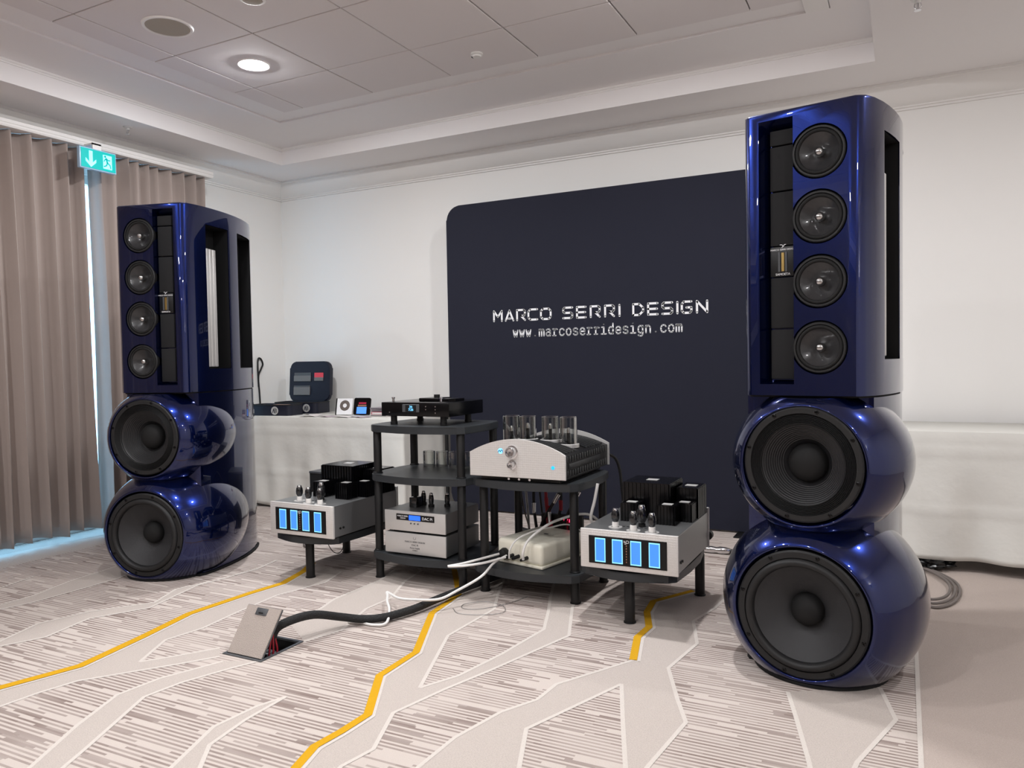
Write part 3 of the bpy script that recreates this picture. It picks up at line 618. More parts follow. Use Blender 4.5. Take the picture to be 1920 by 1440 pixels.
    # bowls: egg-shaped pods, front opening holds a woofer
    def pod(nm, cz, rows, z0, z1, cx):
        mb = MB(); n = 72; rings = []
        for y, rx, rzz in rows:
            rings.append([mb.bm.verts.new((cx+rx*math.cos(2*PI*i/n), y, cz+rzz*math.sin(2*PI*i/n))) for i in range(n)])
        for a, b in zip(rings, rings[1:]):
            for i in range(n): mb.bm.faces.new((a[i], a[(i+1) % n], b[(i+1) % n], b[i]))
        mb.bm.faces.new(rings[-1])
        for zc, nv in ((z0, -1), (z1, 1)):
            g = mb.bm.verts[:]+mb.bm.edges[:]+mb.bm.faces[:]
            r = bmesh.ops.bisect_plane(mb.bm, geom=g, plane_co=(0, 0, zc), plane_no=(0, 0, nv), clear_outer=True)
            ed = [e for e in r['geom_cut'] if isinstance(e, bmesh.types.BMEdge)]
            if ed: bmesh.ops.contextual_create(mb.bm, geom=ed)
        return mb.build(nm, 'paint', root, ang=30)
    def rows(R, ctrl, n=40):
        # ctrl: (y, rx, rz) smoothed by Catmull-Rom
        out = []
        P = [Vector(c) for c in ctrl]
        for i in range(len(P)-1):
            p0 = P[i-1] if i else P[0]*2-P[1]; p1, p2 = P[i], P[i+1]; p3 = P[i+2] if i+2 < len(P) else P[-1]*2-P[-2]
            for k in range(6):
                t = k/6; v = 0.5*((2*p1)+(p2-p0)*t+(2*p0-5*p1+4*p2-p3)*t*t+(-p0+3*p1-3*p2+p3)*t**3); out.append((v.x, max(0.001, v.y), max(0.001, v.z)))
        out.append(tuple(P[-1])); return out
    cx = fx(0.018)
    LOW = [(-0.075, 0.226, 0.226), (-0.088, 0.234, 0.232), (-0.080, 0.250, 0.246), (-0.045, 0.283, 0.275), (0.01, 0.315, 0.304), (0.08, 0.342, 0.328), (0.17, 0.354, 0.338), (0.28, 0.345, 0.33), (0.40, 0.312, 0.30), (0.52, 0.258, 0.255), (0.64, 0.185, 0.19), (0.74, 0.10, 0.11), (0.79, 0.03, 0.03)]
    UP = [(-0.055, 0.204, 0.204), (-0.067, 0.211, 0.209), (-0.060, 0.224, 0.219), (-0.025, 0.256, 0.243), (0.03, 0.284, 0.262), (0.10, 0.304, 0.274), (0.18, 0.309, 0.276), (0.28, 0.298, 0.266), (0.38, 0.268, 0.244), (0.48, 0.22, 0.206), (0.58, 0.15, 0.145), (0.65, 0.08, 0.08), (0.69, 0.02, 0.02)]
    pod('lower_bowl', 0.255, rows(0, LOW), 0.010, 2, cx)
    pod('upper_bowl', 0.765, rows(0, UP), -1, 0.999, cx)
    driver_woofer(root, 'woofer', cx, -0.078, 0.250, 0.224, 0.058, False, 'larger woofer with smooth cone in the lower bowl')
    driver_woofer(root, 'woofer', cx, -0.058, 0.770, 0.202, 0.068, True, 'smaller woofer with ribbed cone in the upper bowl')
    # foot under the lower bowl
    mb = MB(); mb.lathe([(0.0, 0.0), (0.235, 0.0), (0.235, 0.012), (0.0, 0.012)], (cx, 0.15, 0), (0, 0, 1), 48); mb.build('foot_ring', 'mblack', root)
    return root
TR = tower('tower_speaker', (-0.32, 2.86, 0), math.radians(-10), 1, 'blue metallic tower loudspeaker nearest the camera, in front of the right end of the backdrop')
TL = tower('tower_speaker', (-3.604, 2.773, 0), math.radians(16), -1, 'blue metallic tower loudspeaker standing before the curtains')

# ------------------------------------------------------------------ fabric backdrop
t = empty('backdrop', (-1.93, 5.05, 0), 0, 'dark navy fabric backdrop with white lettering standing before the back wall', 'backdrop')
def rrect(x0, x1, z0, z1, r, n=8):
    q = []
    for cx, cz, a0 in ((x1-r, z1-r, 0), (x0+r, z1-r, PI/2), (x0+r, z0+r, PI), (x1-r, z0+r, 1.5*PI)):
        for k in range(n+1): q.append((cx+r*math.cos(a0+PI/2*k/n), cz+r*math.sin(a0+PI/2*k/n)))
    return q
RX = Matrix.Rotation(PI/2, 4, 'X')
mb = MB(); mb.prism(rrect(-1.205, 1.205, 0.012, 2.336, 0.11), -0.015, 0.015, RX)
es = [e for e in mb.bm.edges if len(e.link_faces) == 2 and any(len(f.verts) > 8 for f in e.link_faces)]
bmesh.ops.bevel(mb.bm, geom=es, offset=0.008, segments=2, affect='EDGES'); mb.build('fabric', 'navy', t, ang=40)
GL = {'M': [[(0, 0), (0, 1), (.5, .42), (1, 1), (1, 0)]], 'A': [[(0, 0), (.5, 1), (1, 0)], [(.36, .2), (.64, .2)]],
 'R': [[(0, 0), (0, 1), (.85, 1), (1, .88), (1, .56), (.85, .42), (.5, .42)], [(.5, .42), (1, 0)]], 'C': [[(1, 1), (.2, 1), (0, .8), (0, .2), (.2, 0), (1, 0)]],
 'O': [[(.2, 1), (.8, 1), (1, .8), (1, .2), (.8, 0), (.2, 0), (0, .2), (0, .8), (.2, 1)]], 'S': [[(1, 1), (.15, 1), (0, .88), (0, .62), (.15, .5), (.85, .5), (1, .38), (1, .12), (.85, 0), (0, 0)]],
 'E': [[(1, 1), (0, 1), (0, 0), (1, 0)], [(0, .5), (.95, .5)]], 'I': [[(.5, 0), (.5, 1)]], 'D': [[(0, 0), (0, 1), (.6, 1), (1, .66), (1, .34), (.6, 0), (0, 0)]],
 'G': [[(1, 1), (.2, 1), (0, .8), (0, .2), (.2, 0), (.85, 0), (1, .15), (1, .48), (.5, .48)]], 'N': [[(0, 0), (0, 1), (1, 0), (1, 1)]]}
bm = bmesh.new()
for ch, x0, x1 in (('M',-2.737,-2.656),('A',-2.638,-2.560),('R',-2.543,-2.464),('C',-2.450,-2.364),('O',-2.349,-2.257),('S',-2.173,-2.089),('E',-2.067,-1.987),('R',-1.963,-1.882),('R',-1.856,-1.777),('I',-1.749,-1.738),('D',-1.652,-1.568),('E',-1.547,-1.468),('S',-1.448,-1.368),('I',-1.344,-1.335),('G',-1.317,-1.239),('N',-1.216,-1.135)):
    w = 0.0145; a, b = x0+w/2+1.93, x1-w/2+1.93
    for pl in GL[ch]: stroke(bm, [(a+(b-a)*x, 1.442+0.074*z) for x, z in pl], w, -0.0165)
mb = MB(); mb.bm.free(); mb.bm = bm; mb.build('lettering', 'print', t, smooth=False, norm=False)
bowl = [(.9, .75), (.7, 1), (.3, 1), (.07, .72), (.07, .28), (.3, 0), (.7, 0), (.9, .25)]
GS = {'w': [[(0, 1), (.25, 0), (.5, .8), (.75, 0), (1, 1)]], '.': [[(.48, .08), (.52, .08)]], 'm': [[(0, 0), (0, 1)], [(0, .8), (.15, 1), (.35, 1), (.5, .8), (.5, 0)], [(.5, .8), (.65, 1), (.85, 1), (1, .8), (1, 0)]],
 'a': [[(.12, .9), (.3, 1), (.7, 1), (.9, .8), (.9, 0)], [(.9, .58), (.3, .56), (.08, .4), (.08, .16), (.25, 0), (.6, 0), (.9, .25)]], 'r': [[(.08, 1), (.32, 1), (.32, 0)], [(.05, 0), (.65, 0)], [(.32, .7), (.5, .95), (.72, 1), (.98, .95)]],
 'c': [[(.95, .8), (.75, 1), (.3, 1), (.05, .7), (.05, .3), (.3, 0), (.75, 0), (.95, .2)]], 'o': [[(.3, 1), (.7, 1), (.95, .7), (.95, .3), (.7, 0), (.3, 0), (.05, .3), (.05, .7), (.3, 1)]],
 's': [[(.9, .85), (.7, 1), (.3, 1), (.1, .85), (.1, .66), (.3, .54), (.7, .48), (.9, .36), (.9, .14), (.7, 0), (.3, 0), (.08, .16)]], 'e': [[(.05, .5), (.95, .5), (.95, .7), (.7, 1), (.3, 1), (.05, .7), (.05, .3), (.3, 0), (.7, 0), (.93, .15)]],
 'i': [[(.12, 1), (.5, 1), (.5, 0)], [(.05, 0), (.95, 0)], [(.48, 1.42), (.5, 1.42)]], 'd': [[(.9, 1.5), (.9, 0)], bowl], 'g': [bowl, [(.9, 1), (.9, -.25), (.7, -.45), (.3, -.45), (.1, -.35)]], 'n': [[(.1, 0), (.1, 1)], [(.1, .75), (.35, 1), (.65, 1), (.9, .75), (.9, 0)]]}
bm = bmesh.new(); s_ = 'www.marcoserridesign.com'; pit = 1.274/len(s_)
for i, ch in enumerate(s_):
    x0 = -2.576+1.93+i*pit+0.007
    for pl in GS[ch]: stroke(bm, [(x0+0.037*x, 1.3205+0.047*z) for x, z in pl], 0.0098, -0.0165)
mb = MB(); mb.bm.free(); mb.bm = bm; mb.build('lettering', 'print', t, smooth=False, norm=False)
for x in (-1.0, 1.0):
    mb = MB(); mb.box((x-0.03, -0.16, 0), (x+0.03, 0.2, 0.008), 0.003); mb.box((x-0.02, -0.012, 0.008), (x+0.02, 0.012, 0.05)); mb.build('foot_plate', 'black', t)
mb = MB(); mb.cyl((-1.236, -0.02, 0.0), (-1.236, -0.02, 0.82), 0.014, 12); mb.box((-1.24, -0.03, 0.40), (-1.19, -0.01, 0.42)); mb.build('side_pole', 'black', t)

# ------------------------------------------------------------------ racks and amplifier stands
def shelf_poly(w, d, b=0.045, c=0.05):
    h = w/2
    q = [(-h, 0.03), (-h+0.03, 0.0)]
    for k in range(7):
        f = k/6; x = (-h+0.05)+(w-0.10)*f; q.append((x, -b*math.sin(PI*f)))
    q += [(h-0.03, 0.0), (h, 0.03), (h+0.012, d*0.35), (h+0.012, d*0.65), (h-0.01, d-0.04), (h-0.04, d), (-h+0.04, d), (-h+0.01, d-0.04), (-h-0.012, d*0.65), (-h-0.012, d*0.35)]
    return q
def shelf(root, z, w, d, th=0.037):
    mb = MB(); mb.prism(shelf_poly(w, d), z-th, z)
    es = [e for e in mb.bm.edges if len(e.link_faces) == 2 and any(len(f.verts) > 6 for f in e.link_faces)]
    bmesh.ops.bevel(mb.bm, geom=es, offset=0.003, segments=2, affect='EDGES'); mb.build('shelf', 'rack', root, ang=30)
def post(root, x, y, z0, z1, r=0.0215):
    mb = MB(); mb.lathe([(0, z0), (r+0.004, z0), (r+0.004, z0+0.005), (r, z0+0.007), (r, z1-0.004), (r-0.002, z1), (0, z1)], (x, y, 0), (0, 0, 1), 28); mb.build('post', 'rackpost', root)
def rack(name, loc, w, d, zs, px, py, label):
    t = empty(name, loc, 0, label, 'rack', 'hi-fi racks in the middle'); z0 = 0
    for z in zs:
        shelf(t, z, w, d)
        for x in px:
            for y in py: post(t, x, y, z0, z-0.037)
        z0 = z
    return t
rack('equipment_rack', (-2.235, 3.23, 0), 0.58, 0.44, (0.147, 0.560, 0.820), (-0.262, 0.255), (0.045, 0.385), 'tall charcoal three-shelf rack with the black disc player on top')
rack('equipment_rack', (-1.615, 3.22, 0), 0.56, 0.50, (0.147, 0.572), (-0.245, 0.24), (0.07, 0.45), 'low charcoal two-shelf rack carrying the arched silver preamplifier')
def stand(loc, label):
    t = empty('amplifier_stand', loc, 0, label, 'stand', 'low three-legged amplifier stands')
    shelf(t, 0.240, 0.43, 0.60); post(t, 0.0, 0.045, 0, 0.203, 0.023); post(t, -0.17, 0.55, 0, 0.203, 0.023); post(t, 0.185, 0.55, 0, 0.203, 0.023)
stand((-1.06, 3.10, 0), 'low charcoal three-legged stand under the amplifier beside the right tower')
stand((-2.84, 3.07, 0), 'low charcoal three-legged stand under the amplifier beside the left tower')

def tube_valve(mb_parent, x, y, z, h=0.082, r=0.0175, base=True, name='vacuum_tube'):
    mb = MB()
    zb = z
    if base: mb.lathe([(0, zb), (0.0145, zb), (0.0145, zb+0.022), (0.012, zb+0.024), (0, zb+0.024)], (x, y, 0), (0, 0, 1), 20)
    else: mb.lathe([(0, zb), (0.016, zb), (0.016, zb+0.012), (0, zb+0.012)], (x, y, 0), (0, 0, 1), 20)
    b = mb.build(name, 'ceramic' if base else 'black', mb_parent)
    z1 = zb+(0.024 if base else 0.012)
    mb = MB(); mb.lathe([(0.011, z1), (r, z1+h*0.16), (r*1.04, z1+h*0.36), (r*0.92, z1+h*0.54), (r*0.72, z1+h*0.60)], (x, y, 0), (0, 0, 1), 24); mb.build('glass_bulb', 'tubedark', b)
    mb = MB(); mb.lathe([(r*0.72, z1+h*0.60), (r*0.70, z1+h*0.66), (r*0.55, z1+h*0.72), (0.0, z1+h*0.74)], (x, y, 0), (0, 0, 1), 24); mb.build('getter', 'chrome', b)
    return b
def amplifier(loc, label):
    t = empty('tube_amplifier', loc, 0, label, 'amplifier', 'silver valve amplifiers on the low stands')
    # feet, chassis, front plate, back plate
    for x in (-0.17, 0.17):
        for y in (0.05, 0.50):
            mb = MB(); mb.cyl((x, y, 0), (x, y, 0.014), 0.018, 16); mb.build('foot', 'black', t)
    mb = MB(); mb.box((-0.208, 0.012, 0.013), (0.208, 0.555, 0.172), 0.002, 1); mb.build('chassis', 'silverside', t)
    mb = MB(); mb.box((-0.208, 0.014, 0.172), (0.208, 0.555, 0.1745)); mb.build('top_plate', 'silverside', t, smooth=False)
    mb = MB(); mb.box((-0.214, 0.0, 0.010), (0.214, 0.013, 0.177), 0.002, 2); mb.build('front_plate', 'hex', t)
    mb = MB(); mb.box((-0.214, 0.555, 0.010), (0.214, 0.566, 0.196), 0.002, 1); mb.build('back_plate', 'silver', t)
    mb = MB(); mb.box((-0.175, -0.003, 0.031), (0.168, 0.002, 0.150), 0.001, 1); dp = mb.build('display_panel', 'cdblack', t)
    for x in (-0.146, -0.069, 0.012, 0.092):
        mb = MB(); mb.box((x, -0.0042, 0.039), (x+0.047, -0.0025, 0.142)); mb.build('meter_frame', 'vuedge', dp, smooth=False)
        mb = MB(); mb.box((x+0.004, -0.0052, 0.044), (x+0.043, -0.004, 0.137)); mb.build('meter_window', 'vu', dp, smooth=False)
    bm = bmesh.new(); stroke(bm, [(-0.0155, 0.131), (-0.0155, 0.140), (-0.010, 0.131), (-0.0065, 0.131), (-0.0065, 0.140)], 0.0022, -0.0036); stroke(bm, [(-0.004, 0.140), (0.003, 0.140), (0.006, 0.135), (0.003, 0.130), (-0.004, 0.130), (-0.007, 0.126), (-0.013, 0.126)], 0.0022, -0.0036)
    mb = MB(); mb.bm.free(); mb.bm = bm; mb.build('emblem', 'print', dp, smooth=False, norm=False)
    for k in range(7):
        mb = MB(); z = 0.046+k*0.0115; mb.box((-0.0075, -0.0042, z), (-0.0035, -0.0028, z+0.006)); mb.build('level_mark', 'amber', dp, smooth=False)
    for x, y in ((0.207, 0.06), (0.207, 0.085)):
        mb = MB(); mb.cyl((x, y, 0.055), (x+0.006, y, 0.055), 0.006, 12); mb.build('bias_screw', 'black', t)
    zt = 0.1745
    for k in range(9):
        x = 0.095+0.0*k; mb = MB(); mb.box((0.02+0.02*k-0.12, 0.105, zt), (0.032+0.02*k-0.12, 0.112, zt+0.001)); mb.build('vent_slit', 'vent', t, smooth=False)
    for x, y in ((-0.083, 0.083), (0.009, 0.050), (0.092, 0.045)): 
        mb = MB(); mb.lathe([(0.017, zt), (0.030, zt), (0.030, zt+0.0015), (0.017, zt+0.002)], (x, y, 0), (0, 0, 1), 28); mb.build('tube_collar', 'silver', t)
        tube_valve(t, x, y, zt)
    tube_valve(t, 0.018, 0.140, zt, 0.115, 0.021, False)
    def ribbed_can(x0, x1, y0, y1, h):
        q = []; n = max(6, int((x1-x0)/0.018)); m_ = max(6, int((y1-y0)/0.018)); e = 0.004
        def side(a, b, nn):
            for k in range(nn):
                for f, off in ((0.0, 0), (0.5, 0), (0.5, 1), (1.0, 1)):
                    yield a, b, (k+f)/nn, off
        for (a, b, nx) in (((x0, y0), (x1, y0), (0, 1)), ((x1, y0), (x1, y1), (-1, 0)), ((x1, y1), (x0, y1), (0, -1)), ((x0, y1), (x0, y0), (1, 0))):
            nn = n if nx[0] == 0 else m_
            for A, B, f, off in side(a, b, nn):
                if f >= 0.9999 or f <= 0.0001: off = 0
                p = (A[0]+(B[0]-A[0])*f+nx[0]*off*e, A[1]+(B[1]-A[1])*f+nx[1]*off*e)
                if not q or abs(p[0]-q[-1][0])+abs(p[1]-q[-1][1]) > 1e-5: q.append(p)
        if abs(q[0][0]-q[-1][0])+abs(q[0][1]-q[-1][1]) < 1e-5: q.pop()
        mb = MB(); mb.prism(q, zt, zt+h); mb.box((x0+0.004, y0+0.004, zt+h), (x1-0.004, y1-0.004, zt+h+0.003))
        c = mb.build('transformer_can', 'cdblack', t, ang=20)
        cx, cy = (x0+x1)/2, (y0+y1)/2; w = min(0.026, (x1-x0)*0.26)
        mb = MB(); mb.box((cx-w, cy-w*0.8, zt+h+0.003), (cx+w, cy+w*0.8, zt+h+0.0045)); mb.build('badge', 'silver', c, smooth=False)
    ribbed_can(-0.125, 0.100, 0.305, 0.520, 0.160)
    ribbed_can(0.106, 0.206, 0.385, 0.545, 0.135)
    ribbed_can(0.062, 0.148, 0.200, 0.285, 0.082)
    ribbed_can(0.116, 0.200, 0.292, 0.376, 0.080)
    ribbed_can(-0.105, -0.020, 0.212, 0.297, 0.080)
    mb = MB(); mb.lathe([(0, 0), (0.022, 0), (0.022, 0.03), (0.012, 0.036), (0, 0.036)], (0.205, 0.566, 0.06), (0, 1, 0), 16); mb.build('terminal', 'black', t)
    return t
amplifier((-1.033, 3.05, 0.2405), 'silver valve amplifier with four blue meters beside the right tower')
amplifier((-2.800, 3.01, 0.2405), 'silver valve amplifier with four blue meters beside the left tower')

# ------------------------------------------------------------------ disc player on the tall rack
t = empty('disc_player', (-2.248, 3.265, 0.8205), 0, 'low gloss black top-loading disc player with cyan display on the tall rack', 'disc player')
for x in (-0.155, 0.155):
    for y in (0.035, 0.28):
        mb = MB(); mb.lathe([(0, 0), (0.019, 0), (0.019, 0.012), (0.017, 0.014), (0.017, 0.046), (0, 0.046)], (x, y, 0), (0, 0, 1), 24); mb.build('foot', 'black', t)
mb = MB(); mb.box((-0.21, 0, 0.046), (0.21, 0.35, 0.118), 0.003); mb.build('body', 'cdblack', t)
mb = MB(); mb.box((-0.075, -0.002, 0.068), (0.030, 0.001, 0.108), 0.001, 1); dp = mb.build('display', 'slate', t)
mb = MB(); mb.box((-0.055, -0.003, 0.070), (0.012, -0.0015, 0.106)); mb.build('display_window', 'vent', dp, smooth=False)
text('26', 'digits', 'digits', dp, (-0.020, -0.0036, 0.096), 0.015, sx=1.3); text('7:26', 'digits', 'digits', dp, (-0.020, -0.0036, 0.081), 0.018, sx=1.0)
for x, z in ((0.072, 0.098), (0.130, 0.098), (0.072, 0.083), (0.130, 0.083), (0.130, 0.066), (-0.155, 0.066)):
    mb = MB(); mb.cyl((x, 0.0, z), (x, -0.004, z), 0.0032, 10); mb.build('button', 'chrome', t)
mb = MB(); mb.box((-0.04, 0.10, 0.118), (0.08, 0.24, 0.136), 0.004); mb.prism([(0.06, 0.10), (0.17, 0.13), (0.17, 0.22), (0.06, 0.24)], 0.118, 0.132); mb.build('lid', 'cdblack', t)
mb = MB(); mb.cyl((0.03, 0.17, 0.136), (0.03, 0.17, 0.152), 0.016, 20); mb.build('lid_knob', 'black', t)
for x, y in ((-0.175, 0.06), (0.125, 0.06)):
    mb = MB(); mb.lathe([(0, 0.118), (0.006, 0.118), (0.006, 0.134), (0.009, 0.135), (0.009, 0.142), (0, 0.143)], (x, y, 0), (0, 0, 1), 16); mb.build('stud', 'chrome', t)

# glass sleeves on the middle shelf
for i, x in enumerate((-2.375, -2.295, -2.215, -2.140)):
    t = empty('glass_sleeve', (x, 3.585+0.008*i, 0.5605), 0, ('leftmost', 'second from left', 'third from left', 'rightmost')[i]+' of four clear glass sleeves on the tall rack', 'glass sleeve', 'glass sleeves on the middle shelf')
    mb = MB(); mb.lathe([(0.034, 0), (0.034, 0.085), (0.0325, 0.086), (0.031, 0.085), (0.031, 0)], n=32); mb.build('glass_wall', 'tubeglass', t)

# ------------------------------------------------------------------ converter and its power supply
def box_unit(name, z, label, h):
    t = empty(name, (-2.235, 3.225, z), 0, label, 'audio unit', 'two silver units on the bottom shelf')
    for x in (-0.14, 0.14):
        for y in (0.04, 0.28):
            mb = MB(); mb.cyl((x, y, 0), (x, y, 0.011), 0.016, 16); mb.build('foot', 'black', t)
    mb = MB(); mb.box((-0.185, 0.009, 0.011), (0.185, 0.34, h), 0.002, 1); mb.build('case', 'silverside', t)
    mb = MB(); mb.box((-0.187, 0.0, 0.010), (0.187, 0.010, h+0.001), 0.002, 2); mb.build('front_plate', 'silver', t)
    return t
t = box_unit('power_supply', 0.1475, 'silver power supply unit under the converter, with small centred lettering', 0.116)
bm = bmesh.new(); stroke(bm, [(-0.007, 0.100), (-0.009, 0.092), (-0.002, 0.086), (0.006, 0.090), (0.007, 0.099)], 0.0015, -0.0005)
mb = MB(); mb.bm.free(); mb.bm = bm; mb.build('emblem', 'slate', t, smooth=False, norm=False)
for s_, z, sz in (('MARCO SERRI DESIGN', 0.074, 0.0125), ('DAC PI', 0.058, 0.013), ('Power Supply', 0.043, 0.011), ('STEREO', 0.031, 0.009)): text(s_, 'lettering', 'slate', t, (0, -0.0006, z), sz)
t = box_unit('audio_converter', 0.1475+0.118, 'silver converter with black display strip and small tubes, topmost of the two silver units', 0.112)
mb = MB(); mb.box((-0.112, -0.002, 0.066), (0.122, 0.001, 0.098), 0.001, 1); dp = mb.build('display_strip', 'cdblack', t)
mb = MB(); mb.box((-0.032, -0.0032, 0.069), (0.038, -0.0018, 0.094)); mb.build('lcd', 'lcd', dp, smooth=False)
text('MARCO SERRI', 'lettering', 'print', dp, (-0.072, -0.0024, 0.087), 0.0105); text('DESIGN', 'lettering', 'print', dp, (-0.070, -0.0024, 0.076), 0.0095); text('DAC PI', 'lettering', 'print', dp, (0.080, -0.0024, 0.081), 0.020)
for x in (-0.022, 0.0, 0.022):
    mb = MB(); mb.cyl((x, 0, 0.052), (x, -0.003, 0.052), 0.004, 12); mb.build('button', 'slate', t)
for x, y in ((-0.075, 0.20), (0.0, 0.16), (0.075, 0.20), (0.145, 0.25)):
    b = tube_valve(t, x, y, 0.112, 0.085, 0.013, False, 'small_tube')
mb = MB(); mb.box((-0.10, 0.10, 0.112), (-0.055, 0.16, 0.165), 0.003); mb.build('capacitor', 'tubedark', t)

# ------------------------------------------------------------------ arched preamplifier
t = empty('preamplifier', (-1.623, 3.185, 0.5725), 0, 'arched silver preamplifier with four glass-shielded tubes on the low rack', 'preamplifier')
def arch(hw, z0, ze, zp, n=20):
    q = [(-hw, z0), (hw, z0), (hw, ze)]
    for k in range(1, n):
        x = hw*math.cos(PI*k/n) if False else hw*(1-2*k/n); q.append((x, ze+(zp-ze)*(1-(x/hw)**2)))
    return q+[(-hw, ze)]
mb = MB(); mb.box((-0.21, 0.035, 0.0), (0.21, 0.56, 0.022), 0.003); mb.build('plinth', 'black', t)
for k in range(3):
    mb = MB(); x = -0.055+0.055*k; mb.cyl((x, 0.034, 0.010), (x, 0.028, 0.010), 0.006, 12); mb.build('stud', 'chrome', t)
mb = MB(); mb.prism(arch(0.252, 0.022, 0.136, 0.204), 0.0, 0.012, Matrix.Translation((0, 0.012, 0)) @ RX)
es = [e for e in mb.bm.edges if len(e.link_faces) == 2 and any(len(f.verts) > 8 for f in e.link_faces)]
bmesh.ops.bevel(mb.bm, geom=es, offset=0.002, segments=2, affect='EDGES'); mb.build('front_plate', 'hex', t, ang=40)
mb = MB(); mb.prism(arch(0.252, 0.022, 0.136, 0.204), 0.0, 0.008, Matrix.Translation((0, 0.585, 0)) @ RX); mb.build('back_plate', 'silver', t, ang=40)
mb = MB(); mb.prism(arch(0.243, 0.022, 0.128, 0.178), 0.0, 0.563, Matrix.Translation((0, 0.576, 0)) @ RX); mb.build('body', 'lattice', t, ang=40)
for k in range(17):
    y = 0.035+k*0.031; x = 0.243
    for z0, z1 in ((0.030, 0.060), (0.098, 0.126)):
        mb = MB(); mb.box((x-0.001, y, z0), (x+0.004, y+0.019, z1), 0.003, 2); sr = mb.build('side_rib', 'latrib', t)
        copy_part(sr, t, (-2*x-0.003, 0, 0))
for sx_ in (1, -1):
    mb = MB(); x = 0.243*sx_; a, b = sorted((x-0.001*sx_, x+0.004*sx_)); mb.box((a, 0.06, 0.066), (b, 0.46, 0.092), 0.003, 2); mb.build('side_bar', 'latrib', t)
# arched slats across the top, in two fields
for k in range(30):
    y = 0.03+0.0178*k
    if 0.20 < y < 0.31: continue
    mb = MB(); q = []
    n = 10
    for i in range(n+1):
        x = -0.225+0.45*i/n; q.append((x, 0.1785+(-0.050)*(x/0.243)**2))
    q2 = [(x, z+0.004) for x, z in q]
    mb.prism(q+q2[::-1], 0.0, 0.010, Matrix.Translation((0, y+0.010, 0)) @ RX); mb.build('top_slat', 'latrib' if k % 2 else 'lattice', t, ang=40)
for x in (-0.155, -0.062, 0.062, 0.160):
    zb = 0.1785-0.050*(x/0.243)**2; zc = 0.160+0.132
    mb = MB(); mb.lathe([(0.038, zb-0.012), (0.052, zb-0.012), (0.052, zb+0.004), (0.042, zb+0.006)], (x, 0.26, 0), (0, 0, 1), 36); mb.build('tube_collar', 'silver', t)
    mb = MB(); mb.lathe([(0.043, zb), (0.043, zc), (0.0415, zc+0.002), (0.040, zc), (0.040, zb)], (x, 0.26, 0), (0, 0, 1), 40); g = mb.build('glass_shield', 'tubeglass', t)
    mb = MB(); mb.lathe([(0, zb+0.002), (0.0095, zb+0.002), (0.0095, zb+0.03), (0.009, zb+0.066), (0.006, zb+0.08), (0, zb+0.083)], (x, 0.26, 0), (0, 0, 1), 20); mb.build('small_tube', 'tubedark', g)
    mb = MB(); mb.lathe([(0.0098, zb+0.058), (0.0100, zb+0.070), (0.0065, zb+0.083), (0, zb+0.086)], (x, 0.26, 0), (0, 0, 1), 20); mb.build('getter', 'chrome', g)
for z, r in ((0.143, 0.025), (0.083, 0.0165)):
    mb = MB(); mb.lathe([(r+0.006, 0), (r+0.006, 0.003), (r, 0.004), (r, 0.026), (r*0.9, 0.030), (r*0.75, 0.030), (r*0.6, 0.025), (0, 0.024)], (-0.020, 0.0, z), (0, -1, 0), 36); kn = mb.build('knob', 'chrome', t)
    mb = MB(); mb.cyl((-0.020, -0.0245, z), (-0.020, -0.0265, z), 0.0035, 10); mb.build('knob_dot', 'slate', kn)
mb = MB(); mb.lathe([(0, 0.0), (0.013, 0.0), (0.013, 0.001), (0, 0.0012)], (-0.082, 0, 0.146), (0, -1, 0), 24); lg = mb.build('logo_lens', 'digits', t)
bm = bmesh.new(); stroke(bm, [(-0.094, 0.140), (-0.088, 0.150), (-0.082, 0.142), (-0.078, 0.150), (-0.071, 0.150), (-0.071, 0.141)], 0.0035, -0.0016)
mb = MB(); mb.bm.free(); mb.bm = bm; mb.build('emblem', 'navycase', lg, smooth=False, norm=False)
mb = MB(); mb.lathe([(0.0085, 0.0), (0.0085, 0.002), (0.006, 0.003), (0, 0.0032)], (0.190, 0, 0.078), (0, -1, 0), 20); mb.build('power_light', 'led', t)
for x in (0.21, -0.15):
    mb = MB(); mb.cyl((x, 0.585, 0.075), (x+0.012, 0.635, 0.068), 0.010, 14); mb.build('rear_plug', 'silverside', t)

# ------------------------------------------------------------------ white mains box on the low rack
t = empty('mains_distributor', (-1.808, 3.322, 0.1478), math.radians(-14), 'cream plastic mains distribution box with plugged cords on the bottom shelf', 'mains box')
t['label'] = 'cream plastic mains distribution box with plugged cords on the bottom shelf'; t['category'] = 'mains box'
t.rotation_euler = (0, 0, math.radians(-13))
mb = MB(); mb.box((0.0, 0.0, 0.012), (0.285, 0.36, 0.117), 0.020, 4); mb.build('housing', 'cream', t)
mb = MB(); mb.box((-0.004, -0.004, 0.0), (0.289, 0.364, 0.014), 0.005, 2); mb.build('base', 'cream', t)
mb = MB(); mb.box((0.14, 0.20, 0.1165), (0.165, 0.212, 0.1185), 0.001); mb.build('slot', 'black', t)
mb = MB(); mb.lathe([(0, 0), (0.026, 0), (0.028, 0.01), (0.022, 0.03), (0.010, 0.036), (0, 0.036)], (0.055, 0.002, 0.048), (0, -1, 0), 24); mb.build('mains_plug', 'black', t)
for x in (0.105, 0.142, 0.195):
    mb = MB(); mb.lathe([(0, 0), (0.009, 0), (0.009, 0.03), (0.006, 0.045), (0, 0.045)], (x, 0.004, 0.045), (-0.25, -1, -0.15), 14); mb.build('barrel_plug', 'black', t)

